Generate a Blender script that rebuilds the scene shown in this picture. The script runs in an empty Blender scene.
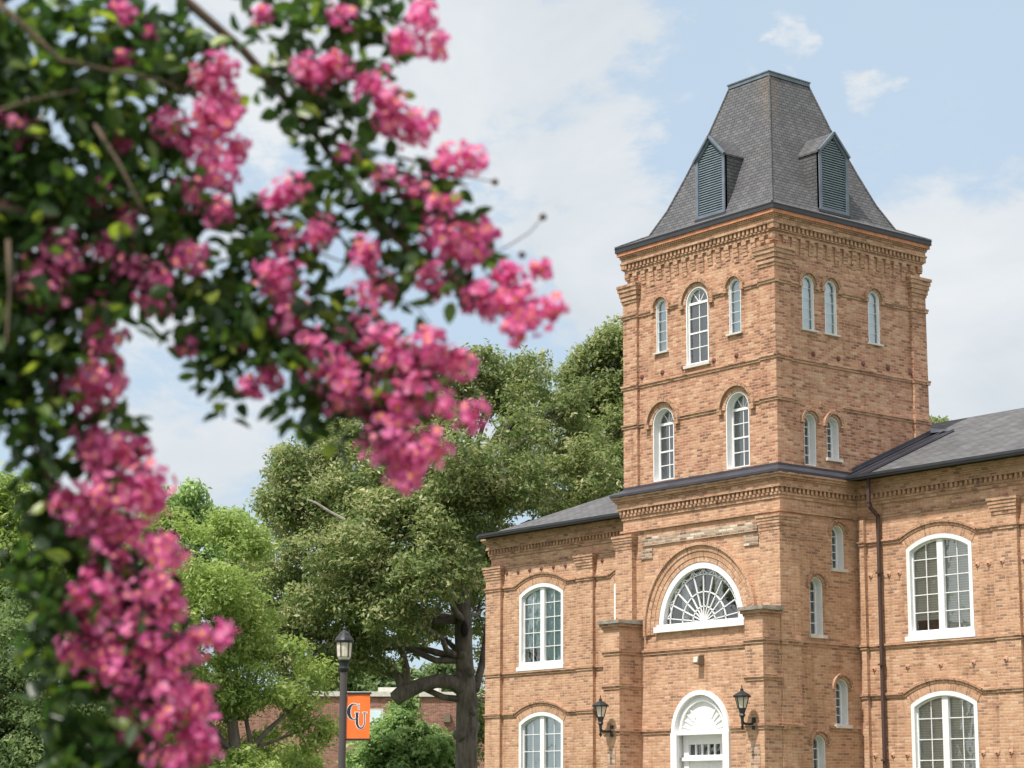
import bpy, bmesh, math, random
import numpy as np
from mathutils import Vector, Matrix
from mathutils.geometry import tessellate_polygon

SC = bpy.context.scene
COL = SC.collection
PI = math.pi
RND = random.Random(7)

# ------------------------------------------------------------------ camera
YAW, PITCH, ROLL, FPX = math.radians(-51.6303), math.radians(11.2397), math.radians(0.2712), 2162.0
CAM = Vector((33.6556, -34.2243, 1.6))
fw = Vector((math.sin(YAW)*math.cos(PITCH), math.cos(YAW)*math.cos(PITCH), math.sin(PITCH)))
_r = Vector((math.cos(YAW), -math.sin(YAW), 0)); _u = _r.cross(fw)
rt = _r*math.cos(ROLL) + _u*math.sin(ROLL)
up = -_r*math.sin(ROLL) + _u*math.cos(ROLL)
cd = bpy.data.cameras.new("camera"); cam = bpy.data.objects.new("camera", cd); COL.objects.link(cam)
cam.matrix_world = Matrix.Translation(CAM) @ Matrix((rt, up, -fw)).transposed().to_4x4()
cd.sensor_width = 36; cd.lens = FPX*36/1024; cd.clip_start = .1; cd.clip_end = 3000
cd.dof.use_dof = True; cd.dof.focus_distance = 50; cd.dof.aperture_fstop = 4.2; cd.dof.aperture_blades = 9
SC.camera = cam

def at(px, py, dist):
    """world point seen in direction (px,py), at a horizontal distance from the viewer"""
    d = fw*FPX + rt*(px-512) - up*(py-384)
    return CAM + d*(dist/math.hypot(d.x, d.y))

# ------------------------------------------------------------------ light
SUN_EL, SUN_AZ = math.radians(60), math.radians(6)      # azimuth from -Y towards -X
sdir = Vector((math.sin(SUN_AZ)*math.cos(SUN_EL), -math.cos(SUN_AZ)*math.cos(SUN_EL), math.sin(SUN_EL)))
sl = bpy.data.lights.new("sun", 'SUN'); so = bpy.data.objects.new("sun", sl); COL.objects.link(so)
sl.energy = 2.75; sl.angle = math.radians(2.0); sl.color = (1, .95, .87)
so.rotation_euler = sdir.to_track_quat('Z', 'Y').to_euler()
SC.view_settings.view_transform = 'Standard'; SC.view_settings.look = 'None'
SC.view_settings.exposure = 1.0; SC.view_settings.gamma = 1

W = bpy.data.worlds.new("World"); SC.world = W; W.use_nodes = True
def build_world():
    nt = W.node_tree; N = nt.nodes; L = nt.links
    bg = N['Background']; bg.inputs['Strength'].default_value = .15
    sky = N.new('ShaderNodeTexSky'); sky.sky_type = 'NISHITA'; sky.sun_disc = False
    sky.sun_elevation = SUN_EL; sky.sun_rotation = math.atan2(sdir.x, sdir.y)
    sky.dust_density = 1.0; sky.ozone_density = 2.0; sky.air_density = 1.0
    tc = N.new('ShaderNodeTexCoord')
    sx = N.new('ShaderNodeSeparateXYZ'); L.new(tc.outputs['Generated'], sx.inputs[0])
    def m(op, a, b=None, c=None, clamp=False):
        n = N.new('ShaderNodeMath'); n.operation = op; n.use_clamp = clamp
        for i, v in enumerate((a, b, c)):
            if v is None: continue
            if isinstance(v, (int, float)): n.inputs[i].default_value = v
            else: L.new(v, n.inputs[i])
        return n.outputs[0]
    az = m('ARCTAN2', sx.outputs['X'], sx.outputs['Y']); el = m('ARCSINE', sx.outputs['Z'])
    azd = m('MULTIPLY', az, 180/PI); eld = m('MULTIPLY', el, 180/PI)
    cmb = N.new('ShaderNodeCombineXYZ'); L.new(m('MULTIPLY', azd, .55), cmb.inputs[0]); L.new(eld, cmb.inputs[1])
    def noise(scale, det, rough, off=0, dist=0.0):
        n = N.new('ShaderNodeTexNoise'); n.inputs['Scale'].default_value = scale
        n.inputs['Detail'].default_value = det; n.inputs['Roughness'].default_value = rough
        n.inputs['Distortion'].default_value = dist
        ad = N.new('ShaderNodeVectorMath'); ad.operation = 'ADD'; ad.inputs[1].default_value = (off, off*.7, 0)
        L.new(cmb.outputs[0], ad.inputs[0]); L.new(ad.outputs[0], n.inputs['Vector']); return n.outputs['Fac']
    n1 = noise(.22, 8, .58, 3.1, .4); n2 = noise(.9, 6, .6, 9.4, .3); n3 = noise(.06, 3, .5, 1)
    # cloud banks: azimuth, elevation, half width, half height (degrees), amount
    banks = [(-54.5,21,7,4,.9),(-50,20.8,3.6,2.6,.85),(-50.5,16.5,3,3.6,.75),(-48.7,14.0,2.8,2.9,.9),(-40.2,12.4,4.6,4.2,1.1),(-45,9,8,1.6,.7),(-60.5,8.4,4.2,3.0,.8),
             (-52,9.5,5.5,2.5,.6),(-39.8,15.9,3.4,1.6,.5),(-41.4,18.8,1.0,.6,.50),(-43.6,19.9,.5,1.0,.40),(-63,14,6,4,.5),(-43.8,19.0,.5,.5,.3),(-49.8,18.6,3.6,2.2,.6),(-46.6,10.5,4,2.2,.5)]
    wn = N.new('ShaderNodeTexNoise'); wn.inputs['Scale'].default_value = .38; wn.inputs['Detail'].default_value = 7; wn.inputs['Roughness'].default_value = .6; L.new(cmb.outputs[0], wn.inputs['Vector'])
    ws = N.new('ShaderNodeSeparateColor'); L.new(wn.outputs['Color'], ws.inputs[0])
    azd0, eld0 = azd, eld
    azd = m('ADD', azd0, m('MULTIPLY', m('SUBTRACT', ws.outputs[0], .5), 6.5)); eld = m('ADD', eld0, m('MULTIPLY', m('SUBTRACT', ws.outputs[1], .5), 4.5))
    tot = None
    for a, e, wa, we, amt in banks:
        dx = m('DIVIDE', m('SUBTRACT', azd, a), wa); dy = m('DIVIDE', m('SUBTRACT', eld, e), we)
        q = m('ADD', m('MULTIPLY', dx, dx), m('MULTIPLY', dy, dy))
        g = m('MULTIPLY', m('EXPONENT', m('MULTIPLY', q, -1.0)), amt)
        tot = g if tot is None else m('MAXIMUM', tot, g)
    azd, eld = azd0, eld0
    # elsewhere in the sky: broken cloud everywhere
    far = m('MULTIPLY', n3, .75)
    inside = m('MULTIPLY', m('LESS_THAN', m('ABSOLUTE', m('SUBTRACT', azd, -51.6)), 16.), m('LESS_THAN', eld, 23))
    tot = m('MAXIMUM', tot, m('MULTIPLY', far, m('SUBTRACT', 1, inside)))
    v = m('ADD', m('ADD', tot, m('MULTIPLY', m('SUBTRACT', n1, .5), 1.9)), m('MULTIPLY', m('SUBTRACT', n2, .5), .8))
    mr = N.new('ShaderNodeMapRange'); mr.interpolation_type = 'SMOOTHSTEP'
    mr.inputs['From Min'].default_value = .26; mr.inputs['From Max'].default_value = .58
    L.new(v, mr.inputs['Value'])
    cr = N.new('ShaderNodeMix'); cr.data_type = 'RGBA'
    shade = N.new('ShaderNodeMix'); shade.data_type = 'RGBA'
    L.new(m('MULTIPLY', m('SUBTRACT', n1, .3), 2.0, clamp=True), shade.inputs['Factor'])
    shade.inputs['A'].default_value = (2.18, 2.38, 2.56, 1); shade.inputs['B'].default_value = (3.1, 3.14, 3.17, 1)
    fac = m('ADD', m('MULTIPLY', mr.outputs[0], .82), .12)
    hz = N.new('ShaderNodeMix'); hz.data_type = 'RGBA'; hz.inputs['Factor'].default_value = .9
    L.new(sky.outputs[0], hz.inputs['A']); hz.inputs['B'].default_value = (1.72, 2.17, 2.62, 1)
    L.new(fac, cr.inputs['Factor']); L.new(hz.outputs['Result'], cr.inputs['A']); L.new(shade.outputs['Result'], cr.inputs['B'])
    # bright cloud added out of view to raise the ambient light
    br = N.new('ShaderNodeMix'); br.data_type = 'RGBA'; br.inputs['B'].default_value = (3.9, 3.9, 3.95, 1)
    off = m('MULTIPLY', m('SUBTRACT', 1, inside), m('MULTIPLY', m('SMOOTH_MIN', m('MULTIPLY', m('MAXIMUM', m('SUBTRACT', m('ABSOLUTE', m('SUBTRACT', azd, -51.6)), 14), m('SUBTRACT', eld, 21)), .05), 1., .1), .8), clamp=True)
    L.new(off, br.inputs['Factor']); L.new(cr.outputs['Result'], br.inputs['A'])
    L.new(br.outputs['Result'], bg.inputs['Color'])
build_world()

# ------------------------------------------------------------------ materials
def mat(name):
    m = bpy.data.materials.new(name); m.use_nodes = True
    return m, m.node_tree.nodes, m.node_tree.links, m.node_tree.nodes['Principled BSDF']
def ramp(N, stops, interp='LINEAR'):
    r = N.new('ShaderNodeValToRGB'); r.color_ramp.interpolation = interp
    while len(r.color_ramp.elements) < len(stops): r.color_ramp.elements.new(.5)
    for e, (p, c) in zip(r.color_ramp.elements, stops): e.position = p; e.color = (*c, 1)
    return r
def simple(name, col, rough=.6, metal=0, var=.12, scale=3.0, spec=.4, bump=0.0, bscale=20):
    m, N, L, P = mat(name)
    tc = N.new('ShaderNodeTexCoord'); n = N.new('ShaderNodeTexNoise'); n.inputs['Scale'].default_value = scale
    n.inputs['Detail'].default_value = 6; n.inputs['Roughness'].default_value = .65
    L.new(tc.outputs['Object'], n.inputs['Vector'])
    r = ramp(N, [(.3, [c*(1-var) for c in col]), (.7, [min(1, c*(1+var)) for c in col])])
    L.new(n.outputs['Fac'], r.inputs[0]); L.new(r.outputs[0], P.inputs['Base Color'])
    P.inputs['Roughness'].default_value = rough; P.inputs['Metallic'].default_value = metal
    P.inputs['Specular IOR Level'].default_value = spec
    if bump:
        b = N.new('ShaderNodeBump'); b.inputs['Strength'].default_value = bump; b.inputs['Distance'].default_value = .02
        n2 = N.new('ShaderNodeTexNoise'); n2.inputs['Scale'].default_value = bscale; n2.inputs['Detail'].default_value = 5
        L.new(tc.outputs['Object'], n2.inputs['Vector']); L.new(n2.outputs['Fac'], b.inputs['Height']); L.new(b.outputs[0], P.inputs['Normal'])
    return m

def brick_mat(name, stops, mortar, bw=.195, bh=.066, ms=.010, stain=.5, seed=0.0, radial=False):
    m, N, L, P = mat(name)
    tc = N.new('ShaderNodeTexCoord')
    mp = N.new('ShaderNodeMapping'); mp.inputs['Location'].default_value = (seed, seed*.37*0, 0); L.new(tc.outputs['UV'], mp.inputs[0])
    # slight waviness of the courses
    nz = N.new('ShaderNodeTexNoise'); nz.inputs['Scale'].default_value = 1.5; nz.inputs['Detail'].default_value = 3; L.new(mp.outputs[0], nz.inputs['Vector'])
    sb = N.new('ShaderNodeVectorMath'); sb.operation = 'SUBTRACT'; sb.inputs[1].default_value = (.5, .5, .5); L.new(nz.outputs['Color'], sb.inputs[0])
    sc = N.new('ShaderNodeVectorMath'); sc.operation = 'SCALE'; sc.inputs['Scale'].default_value = .018; L.new(sb.outputs[0], sc.inputs[0])
    ad = N.new('ShaderNodeVectorMath'); ad.operation = 'ADD'; L.new(mp.outputs[0], ad.inputs[0]); L.new(sc.outputs[0], ad.inputs[1])
    b = N.new('ShaderNodeTexBrick'); L.new(ad.outputs[0], b.inputs['Vector'])
    b.inputs['Scale'].default_value = 1; b.inputs['Brick Width'].default_value = bw; b.inputs['Row Height'].default_value = bh
    b.inputs['Mortar Size'].default_value = ms; b.inputs['Mortar Smooth'].default_value = .35; b.inputs['Bias'].default_value = 0
    b.inputs['Color1'].default_value = (0, 0, 0, 1); b.inputs['Color2'].default_value = (1, 1, 1, 1); b.inputs['Mortar'].default_value = (.5, .5, .5, 1)
    # regional drift of the brick palette
    rg = N.new('ShaderNodeTexNoise'); rg.inputs['Scale'].default_value = .55; rg.inputs['Detail'].default_value = 5; rg.inputs['Roughness'].default_value = .7
    L.new(mp.outputs[0], rg.inputs['Vector'])
    ma = N.new('ShaderNodeMath'); ma.operation = 'MULTIPLY_ADD'; L.new(rg.outputs['Fac'], ma.inputs[0]); ma.inputs[1].default_value = 1.3; ma.inputs[2].default_value = -.65
    sm = N.new('ShaderNodeMath'); sm.operation = 'ADD'; sm.use_clamp = True
    sep = N.new('ShaderNodeSeparateColor'); L.new(b.outputs['Color'], sep.inputs[0])
    L.new(sep.outputs[0], sm.inputs[0]); L.new(ma.outputs[0], sm.inputs[1])
    r = ramp(N, stops); L.new(sm.outputs[0], r.inputs[0])
    # fine grit in each brick
    g = N.new('ShaderNodeTexNoise'); g.inputs['Scale'].default_value = 14; g.inputs['Detail'].default_value = 6; g.inputs['Roughness'].default_value = .75
    L.new(tc.outputs['UV'], g.inputs['Vector'])
    gr = ramp(N, [(.28, (.62, .60, .58)), (.5, (1, 1, 1)), (.75, (1.15, 1.14, 1.12))]); L.new(g.outputs['Fac'], gr.inputs[0])
    mu = N.new('ShaderNodeMix'); mu.data_type = 'RGBA'; mu.blend_type = 'MULTIPLY'; mu.inputs['Factor'].default_value = .75
    L.new(r.outputs[0], mu.inputs['A']); L.new(gr.outputs[0], mu.inputs['B'])
    mx = N.new('ShaderNodeMix'); mx.data_type = 'RGBA'; mx.inputs['B'].default_value = (*mortar, 1)
    L.new(b.outputs['Fac'], mx.inputs['Factor']); L.new(mu.outputs['Result'], mx.inputs['A'])
    # old grime patches with a shape of their own
    st = N.new('ShaderNodeTexNoise'); st.inputs['Scale'].default_value = 1.3; st.inputs['Detail'].default_value = 9; st.inputs['Roughness'].default_value = .72
    mp2 = N.new('ShaderNodeMapping'); mp2.inputs['Scale'].default_value = (1, 1.5, 1); mp2.inputs['Location'].default_value = (seed+4, 9, 0)
    L.new(tc.outputs['UV'], mp2.inputs[0]); L.new(mp2.outputs[0], st.inputs['Vector'])
    sr = ramp(N, [(.56, (1, 1, 1)), (.74, (.45, .40, .37))]); L.new(st.outputs['Fac'], sr.inputs[0])
    m2 = N.new('ShaderNodeMix'); m2.data_type = 'RGBA'; m2.blend_type = 'MULTIPLY'; m2.inputs['Factor'].default_value = stain
    L.new(mx.outputs['Result'], m2.inputs['A']); L.new(sr.outputs[0], m2.inputs['B'])
    # narrow vertical run-off streaks
    st2 = N.new('ShaderNodeTexNoise'); st2.inputs['Scale'].default_value = 1.6; st2.inputs['Detail'].default_value = 6; st2.inputs['Roughness'].default_value = .7
    mp3 = N.new('ShaderNodeMapping'); mp3.inputs['Scale'].default_value = (2.6, .33, 1); mp3.inputs['Location'].default_value = (seed*3+1, 2, 0)
    L.new(tc.outputs['UV'], mp3.inputs[0]); L.new(mp3.outputs[0], st2.inputs['Vector'])
    sr2 = ramp(N, [(.30, (1.10, 1.08, 1.06)), (.5, (1, 1, 1)), (.58, (.88, .85, .82)), (.74, (.52, .46, .42))]); L.new(st2.outputs['Fac'], sr2.inputs[0])
    m3 = N.new('ShaderNodeMix'); m3.data_type = 'RGBA'; m3.blend_type = 'MULTIPLY'; m3.inputs['Factor'].default_value = .8
    L.new(m2.outputs['Result'], m3.inputs['A']); L.new(sr2.outputs[0], m3.inputs['B'])
    L.new(m3.outputs['Result'], P.inputs['Base Color'])
    P.inputs['Roughness'].default_value = .92; P.inputs['Specular IOR Level'].default_value = .15
    bp = N.new('ShaderNodeBump'); bp.inputs['Strength'].default_value = .9; bp.inputs['Distance'].default_value = .012
    iv = N.new('ShaderNodeMath'); iv.operation = 'MULTIPLY_ADD'; iv.inputs[1].default_value = -1; L.new(b.outputs['Fac'], iv.inputs[0]); L.new(g.outputs['Fac'], iv.inputs[2])
    L.new(iv.outputs[0], bp.inputs['Height']); L.new(bp.outputs[0], P.inputs['Normal'])
    return m

BUFF = [(0, (.31, .18, .13)), (.10, (.41, .225, .15)), (.3, (.50, .275, .172)), (.6, (.55, .318, .20)), (.85, (.59, .36, .235)), (1, (.64, .42, .29))]
MIXD = [(0, (.26, .135, .095)), (.14, (.34, .165, .115)), (.32, (.44, .21, .138)), (.55, (.50, .268, .178)), (.8, (.55, .33, .22)), (1, (.60, .39, .26))]
M = {}
M['brick'] = brick_mat('orange_brick', BUFF, (.58, .41, .29), stain=1.0)
M['tbrick'] = brick_mat('mottled_tower_brick', MIXD, (.52, .36, .25), stain=.95, seed=3)
M['trim'] = brick_mat('weathered_trim_brick', [(0, (.25, .15, .11)), (.25, (.38, .215, .145)), (.6, (.49, .285, .19)), (1, (.57, .37, .26))], (.52, .35, .23), ms=.010, stain=1.0, seed=5)
M['terra'] = simple('terracotta_course', (.48, .21, .12), .9, var=.3, scale=6)
M['stone'] = simple('lichened_stone', (.19, .175, .145), .95, var=.5, scale=5, bump=.5)
M['limew'] = brick_mat('limewashed_brick', [(0, (.14, .10, .08)), (.3, (.34, .24, .17)), (.6, (.47, .35, .26)), (1, (.66, .57, .48))], (.46, .37, .29), bw=.24, ms=.012, stain=1., seed=8)
M['white'] = simple('white_paint', (.78, .78, .785), .45, var=.07, scale=3)
M['offw'] = simple('stone_sill', (.58, .55, .50), .8, var=.15, scale=6)
M['black'] = simple('black_metal', (.025, .027, .03), .45, metal=.2, var=.2)
M['board'] = simple('dark_eave_metal', (.032, .034, .04), .5, var=.2)
M['flash'] = simple('lead_flashing', (.055, .055, .07), .5, metal=.3, var=.25, scale=2)
M['copper'] = simple('weathered_copper_trim', (.135, .165, .205), .55, var=.25, scale=4)
M['louver'] = simple('grey_green_louver', (.25, .305, .36), .6, var=.15, scale=4)
M['pipe'] = simple('brown_downpipe', (.085, .055, .05), .45, var=.15)
M['plate_red'] = simple('rusty_anchor_plate', (.16, .07, .06), .9, var=.3, scale=15)
M['plate_pink'] = simple('painted_anchor_plate', (.52, .30, .21), .9, var=.25, scale=15)
M['flood'] = simple('floodlight_housing', (.20, .15, .11), .6)
M['lglass'] = simple('lantern_glass', (.62, .55, .46), .25, var=.25, scale=8)
M['concrete'] = simple('concrete', (.38, .36, .33), .9, var=.15, scale=2, bump=.3)
M['beige'] = simple('window_curtain', (.30, .28, .25), .9, var=.1)
M['dark'] = simple('unlit_black', (.02, .02, .022), .9)  # near-black standing in for unlit rooms and the shade in the trunk hole
M['post'] = simple('brown_grey_post_paint', (.075, .062, .065), .5, var=.1)
M['orange'] = simple('orange_banner_cloth', (.83, .17, .035), .8, var=.06, scale=5)
M['navy'] = simple('navy_letter_print', (.02, .022, .04), .8)

def shingle(name, col, bw, bh, seed=0, lich=.0, con=1.):
    m, N, L, P = mat(name)
    tc = N.new('ShaderNodeTexCoord')
    b = N.new('ShaderNodeTexBrick'); L.new(tc.outputs['UV'], b.inputs['Vector'])
    b.inputs['Scale'].default_value = 1; b.inputs['Brick Width'].default_value = bw; b.inputs['Row Height'].default_value = bh
    b.inputs['Mortar Size'].default_value = .009; b.inputs['Mortar Smooth'].default_value = .2
    b.inputs['Color1'].default_value = (*[c*(1-.16*con) for c in col], 1); b.inputs['Color2'].default_value = (*[c*(1+.17*con) for c in col], 1)
    b.inputs['Mortar'].default_value = (*[c*.40 for c in col], 1)
    n = N.new('ShaderNodeTexNoise'); n.inputs['Scale'].default_value = 1.2; n.inputs['Detail'].default_value = 8; n.inputs['Roughness'].default_value = .7
    mp = N.new('ShaderNodeMapping'); mp.inputs['Scale'].default_value = (2.2, .5, 1); mp.inputs['Location'].default_value = (seed, 0, 0)
    L.new(tc.outputs['UV'], mp.inputs[0]); L.new(mp.outputs[0], n.inputs['Vector'])
    r = ramp(N, [(.3, (.72, .71, .72)), (.5, (1, 1, 1)), (.7, (1.25, 1.22, 1.17))]); L.new(n.outputs['Fac'], r.inputs[0])
    mu = N.new('ShaderNodeMix'); mu.data_type = 'RGBA'; mu.blend_type = 'MULTIPLY'; mu.inputs['Factor'].default_value = .9
    L.new(b.outputs['Color'], mu.inputs['A']); L.new(r.outputs[0], mu.inputs['B'])
    out = mu.outputs['Result']
    if lich:
        # ochre lichen streaks below the roof cap (object z) on the hip
        sx = N.new('ShaderNodeSeparateXYZ'); L.new(tc.outputs['Object'], sx.inputs[0])
        hx = N.new('ShaderNodeMath'); hx.operation = 'ADD'; L.new(sx.outputs['X'], hx.inputs[0]); L.new(sx.outputs['Y'], hx.inputs[1])
        ab = N.new('ShaderNodeMath'); ab.operation = 'ABSOLUTE'; L.new(hx.outputs[0], ab.inputs[0])
        mr = N.new('ShaderNodeMapRange'); mr.inputs['From Min'].default_value = .42; mr.inputs['From Max'].default_value = .0; L.new(ab.outputs[0], mr.inputs['Value'])
        mz = N.new('ShaderNodeMapRange'); mz.inputs['From Min'].default_value = 2.3; mz.inputs['From Max'].default_value = 4.6; L.new(sx.outputs['Z'], mz.inputs['Value'])
        n4 = N.new('ShaderNodeTexNoise'); n4.inputs['Scale'].default_value = 5; n4.inputs['Detail'].default_value = 7; L.new(mp.outputs[0], n4.inputs['Vector'])
        k = N.new('ShaderNodeMath'); k.operation = 'MULTIPLY'; L.new(mr.outputs[0], k.inputs[0]); L.new(mz.outputs[0], k.inputs[1])
        k2 = N.new('ShaderNodeMath'); k2.operation = 'MULTIPLY'; L.new(k.outputs[0], k2.inputs[0]); L.new(n4.outputs['Fac'], k2.inputs[1])
        mo = N.new('ShaderNodeMix'); mo.data_type = 'RGBA'; mo.inputs['B'].default_value = (.20, .12, .045, 1)
        L.new(k2.outputs[0], mo.inputs['Factor']); L.new(out, mo.inputs['A']); out = mo.outputs['Result']
    L.new(out, P.inputs['Base Color']); P.inputs['Roughness'].default_value = .8; P.inputs['Specular IOR Level'].default_value = .25
    bp = N.new('ShaderNodeBump'); bp.inputs['Strength'].default_value = .7; bp.inputs['Distance'].default_value = .012
    iv = N.new('ShaderNodeMath'); iv.operation = 'MULTIPLY_ADD'; iv.inputs[1].default_value = -1; iv.inputs[2].default_value = 1
    L.new(b.outputs['Fac'], iv.inputs[0]); L.new(iv.outputs[0], bp.inputs['Height']); L.new(bp.outputs[0], P.inputs['Normal'])
    return m
M['slate'] = shingle('tower_slate', (.118, .118, .127), .2, .085, 0, lich=1)
M['slate_p'] = shingle('dormer_slate', (.115, .115, .123), .2, .085, 2)
M['slate2'] = shingle('wing_shingles', (.118, .118, .124), .3, .13, 4, con=1.2)

def glass(name, tint, refl, rough=.03):
    m, N, L, P = mat(name); N.remove(P)
    o = N['Material Output']
    g = N.new('ShaderNodeBsdfGlossy'); g.inputs['Roughness'].default_value = rough; g.inputs['Color'].default_value = (.9, .93, .95, 1)
    t = N.new('ShaderNodeBsdfTransparent'); t.inputs['Color'].default_value = (*tint, 1)
    tc = N.new('ShaderNodeTexCoord'); n = N.new('ShaderNodeTexNoise'); n.inputs['Scale'].default_value = 2.5
    L.new(tc.outputs['Object'], n.inputs['Vector'])
    b = N.new('ShaderNodeBump'); b.inputs['Strength'].default_value = .3; b.inputs['Distance'].default_value = .05; L.new(n.outputs['Fac'], b.inputs['Height']); L.new(b.outputs[0], g.inputs['Normal'])
    f = N.new('ShaderNodeFresnel'); f.inputs['IOR'].default_value = 1.5
    a = N.new('ShaderNodeMath'); a.operation = 'ADD'; a.use_clamp = True; a.inputs[1].default_value = refl; L.new(f.outputs[0], a.inputs[0])
    mx = N.new('ShaderNodeMixShader'); L.new(a.outputs[0], mx.inputs[0]); L.new(t.outputs[0], mx.inputs[1]); L.new(g.outputs[0], mx.inputs[2])
    L.new(mx.outputs[0], o.inputs[0]); return m
M['glass'] = glass('window_glass', (.85, .88, .88), .12)
M['glass_teal'] = glass('teal_window_glass', (.90, .96, .97), .16)
def blind(name, c0, c1, pitch=.05):
    m, N, L, P = mat(name)
    tc = N.new('ShaderNodeTexCoord'); s = N.new('ShaderNodeSeparateXYZ'); L.new(tc.outputs['UV'], s.inputs[0])
    w = N.new('ShaderNodeMath'); w.operation = 'PINGPONG'; w.inputs[1].default_value = pitch/2; L.new(s.outputs['Y'], w.inputs[0])
    d = N.new('ShaderNodeMath'); d.operation = 'DIVIDE'; d.inputs[1].default_value = pitch/2; L.new(w.outputs[0], d.inputs[0])
    r = ramp(N, [(.1, c0), (.6, c1)]); L.new(d.outputs[0], r.inputs[0]); L.new(r.outputs[0], P.inputs['Base Color']); P.inputs['Roughness'].default_value = .7
    return m
M['blind'] = blind('venetian_blind', (.58, .56, .50), (.80, .78, .70), .055)
M['blind_teal'] = blind('pale_teal_blind', (.62, .76, .79), (.76, .88, .90), .05)
M['pale_back'] = simple('frosted_pane_backing', (.62, .76, .84), .7, var=.12, scale=2)
M['shade'] = simple('drawn_shade', (.20, .21, .215), .85, var=.1)

def bark(name, c0, c1, scale=6):
    m, N, L, P = mat(name)
    tc = N.new('ShaderNodeTexCoord'); mp = N.new('ShaderNodeMapping'); mp.inputs['Scale'].default_value = (1, 1, .3); L.new(tc.outputs['Object'], mp.inputs[0])
    n = N.new('ShaderNodeTexNoise'); n.inputs['Scale'].default_value = scale; n.inputs['Detail'].default_value = 8; n.inputs['Roughness'].default_value = .7; L.new(mp.outputs[0], n.inputs['Vector'])
    r = ramp(N, [(.32, c0), (.68, c1)]); L.new(n.outputs['Fac'], r.inputs[0]); L.new(r.outputs[0], P.inputs['Base Color']); P.inputs['Roughness'].default_value = .95
    b = N.new('ShaderNodeBump'); b.inputs['Strength'].default_value = .8; b.inputs['Distance'].default_value = .05; L.new(n.outputs['Fac'], b.inputs['Height']); L.new(b.outputs[0], P.inputs['Normal'])
    return m
M['bark'] = bark('oak_bark', (.06, .05, .045), (.22, .19, .165))
M['deadwood'] = bark('bleached_dead_wood', (.22, .20, .17), (.38, .35, .31))
M['twig'] = bark('smooth_tan_bark', (.06, .04, .03), (.22, .15, .10), 20)

def leafm(name, stops, transl=.35, rough=.5, spec=.3):
    m, N, L, P = mat(name); o = N['Material Output']
    tc = N.new('ShaderNodeTexCoord'); s = N.new('ShaderNodeSeparateXYZ'); L.new(tc.outputs['UV'], s.inputs[0])
    r = ramp(N, stops); L.new(s.outputs['X'], r.inputs[0])
    L.new(r.outputs[0], P.inputs['Base Color']); P.inputs['Roughness'].default_value = rough; P.inputs['Specular IOR Level'].default_value = spec
    t = N.new('ShaderNodeBsdfTranslucent'); hs = N.new('ShaderNodeHueSaturation'); hs.inputs['Saturation'].default_value = 1.15; hs.inputs['Value'].default_value = 1.3
    L.new(r.outputs[0], hs.inputs['Color']); L.new(hs.outputs[0], t.inputs['Color'])
    mx = N.new('ShaderNodeMixShader'); mx.inputs[0].default_value = transl; L.new(P.outputs[0], mx.inputs[1]); L.new(t.outputs[0], mx.inputs[2]); L.new(mx.outputs[0], o.inputs[0])
    return m
M['leaf_oak'] = leafm('magnolia_oak_leaves', [(0, (.09, .14, .05)), (.4, (.18, .24, .088)), (.66, (.30, .34, .145)), (.84, (.46, .44, .235)), (1, (.62, .57, .37))], .42, .45)
M['leaf_dark'] = leafm('dark_green_leaves', [(0, (.13, .18, .07)), (.5, (.23, .28, .11)), (1, (.42, .43, .22))], .5)
M['leaf_light'] = leafm('light_green_leaves', [(0, (.155, .235, .07)), (.5, (.29, .385, .115)), (1, (.50, .56, .22))], .48)
M['leaf_mid'] = leafm('mid_green_leaves', [(0, (.09, .145, .06)), (.5, (.16, .23, .09)), (1, (.28, .34, .15))], .45)
M['leaf_maple'] = leafm('maple_leaves', [(0, (.13, .22, .08)), (.5, (.27, .39, .15)), (1, (.50, .62, .28))], .45)
M['leaf_myrtle'] = leafm('crape_myrtle_leaves', [(0, (.024, .050, .018)), (.6, (.055, .105, .030)), (.88, (.11, .18, .04)), (1, (.34, .42, .09))], .5, .35, .5)
M['petal'] = leafm('pink_petals', [(0, (.52, .08, .29)), (.35, (.70, .17, .43)), (.75, (.84, .36, .60)), (.93, (.92, .58, .76)), (.931, (.80, .45, .08)), (1, (.85, .55, .14))], .45, .6, .1)

def ground_mat():
    m, N, L, P = mat('lawn_grass')
    tc = N.new('ShaderNodeTexCoord'); n = N.new('ShaderNodeTexNoise'); n.inputs['Scale'].default_value = .6; n.inputs['Detail'].default_value = 10; n.inputs['Roughness'].default_value = .7
    L.new(tc.outputs['Object'], n.inputs['Vector']); r = ramp(N, [(.3, (.04, .075, .02)), (.7, (.09, .13, .04))]); L.new(n.outputs['Fac'], r.inputs[0]); L.new(r.outputs[0], P.inputs['Base Color']); P.inputs['Roughness'].default_value = 1
    return m
M['lawn'] = ground_mat()

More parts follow.
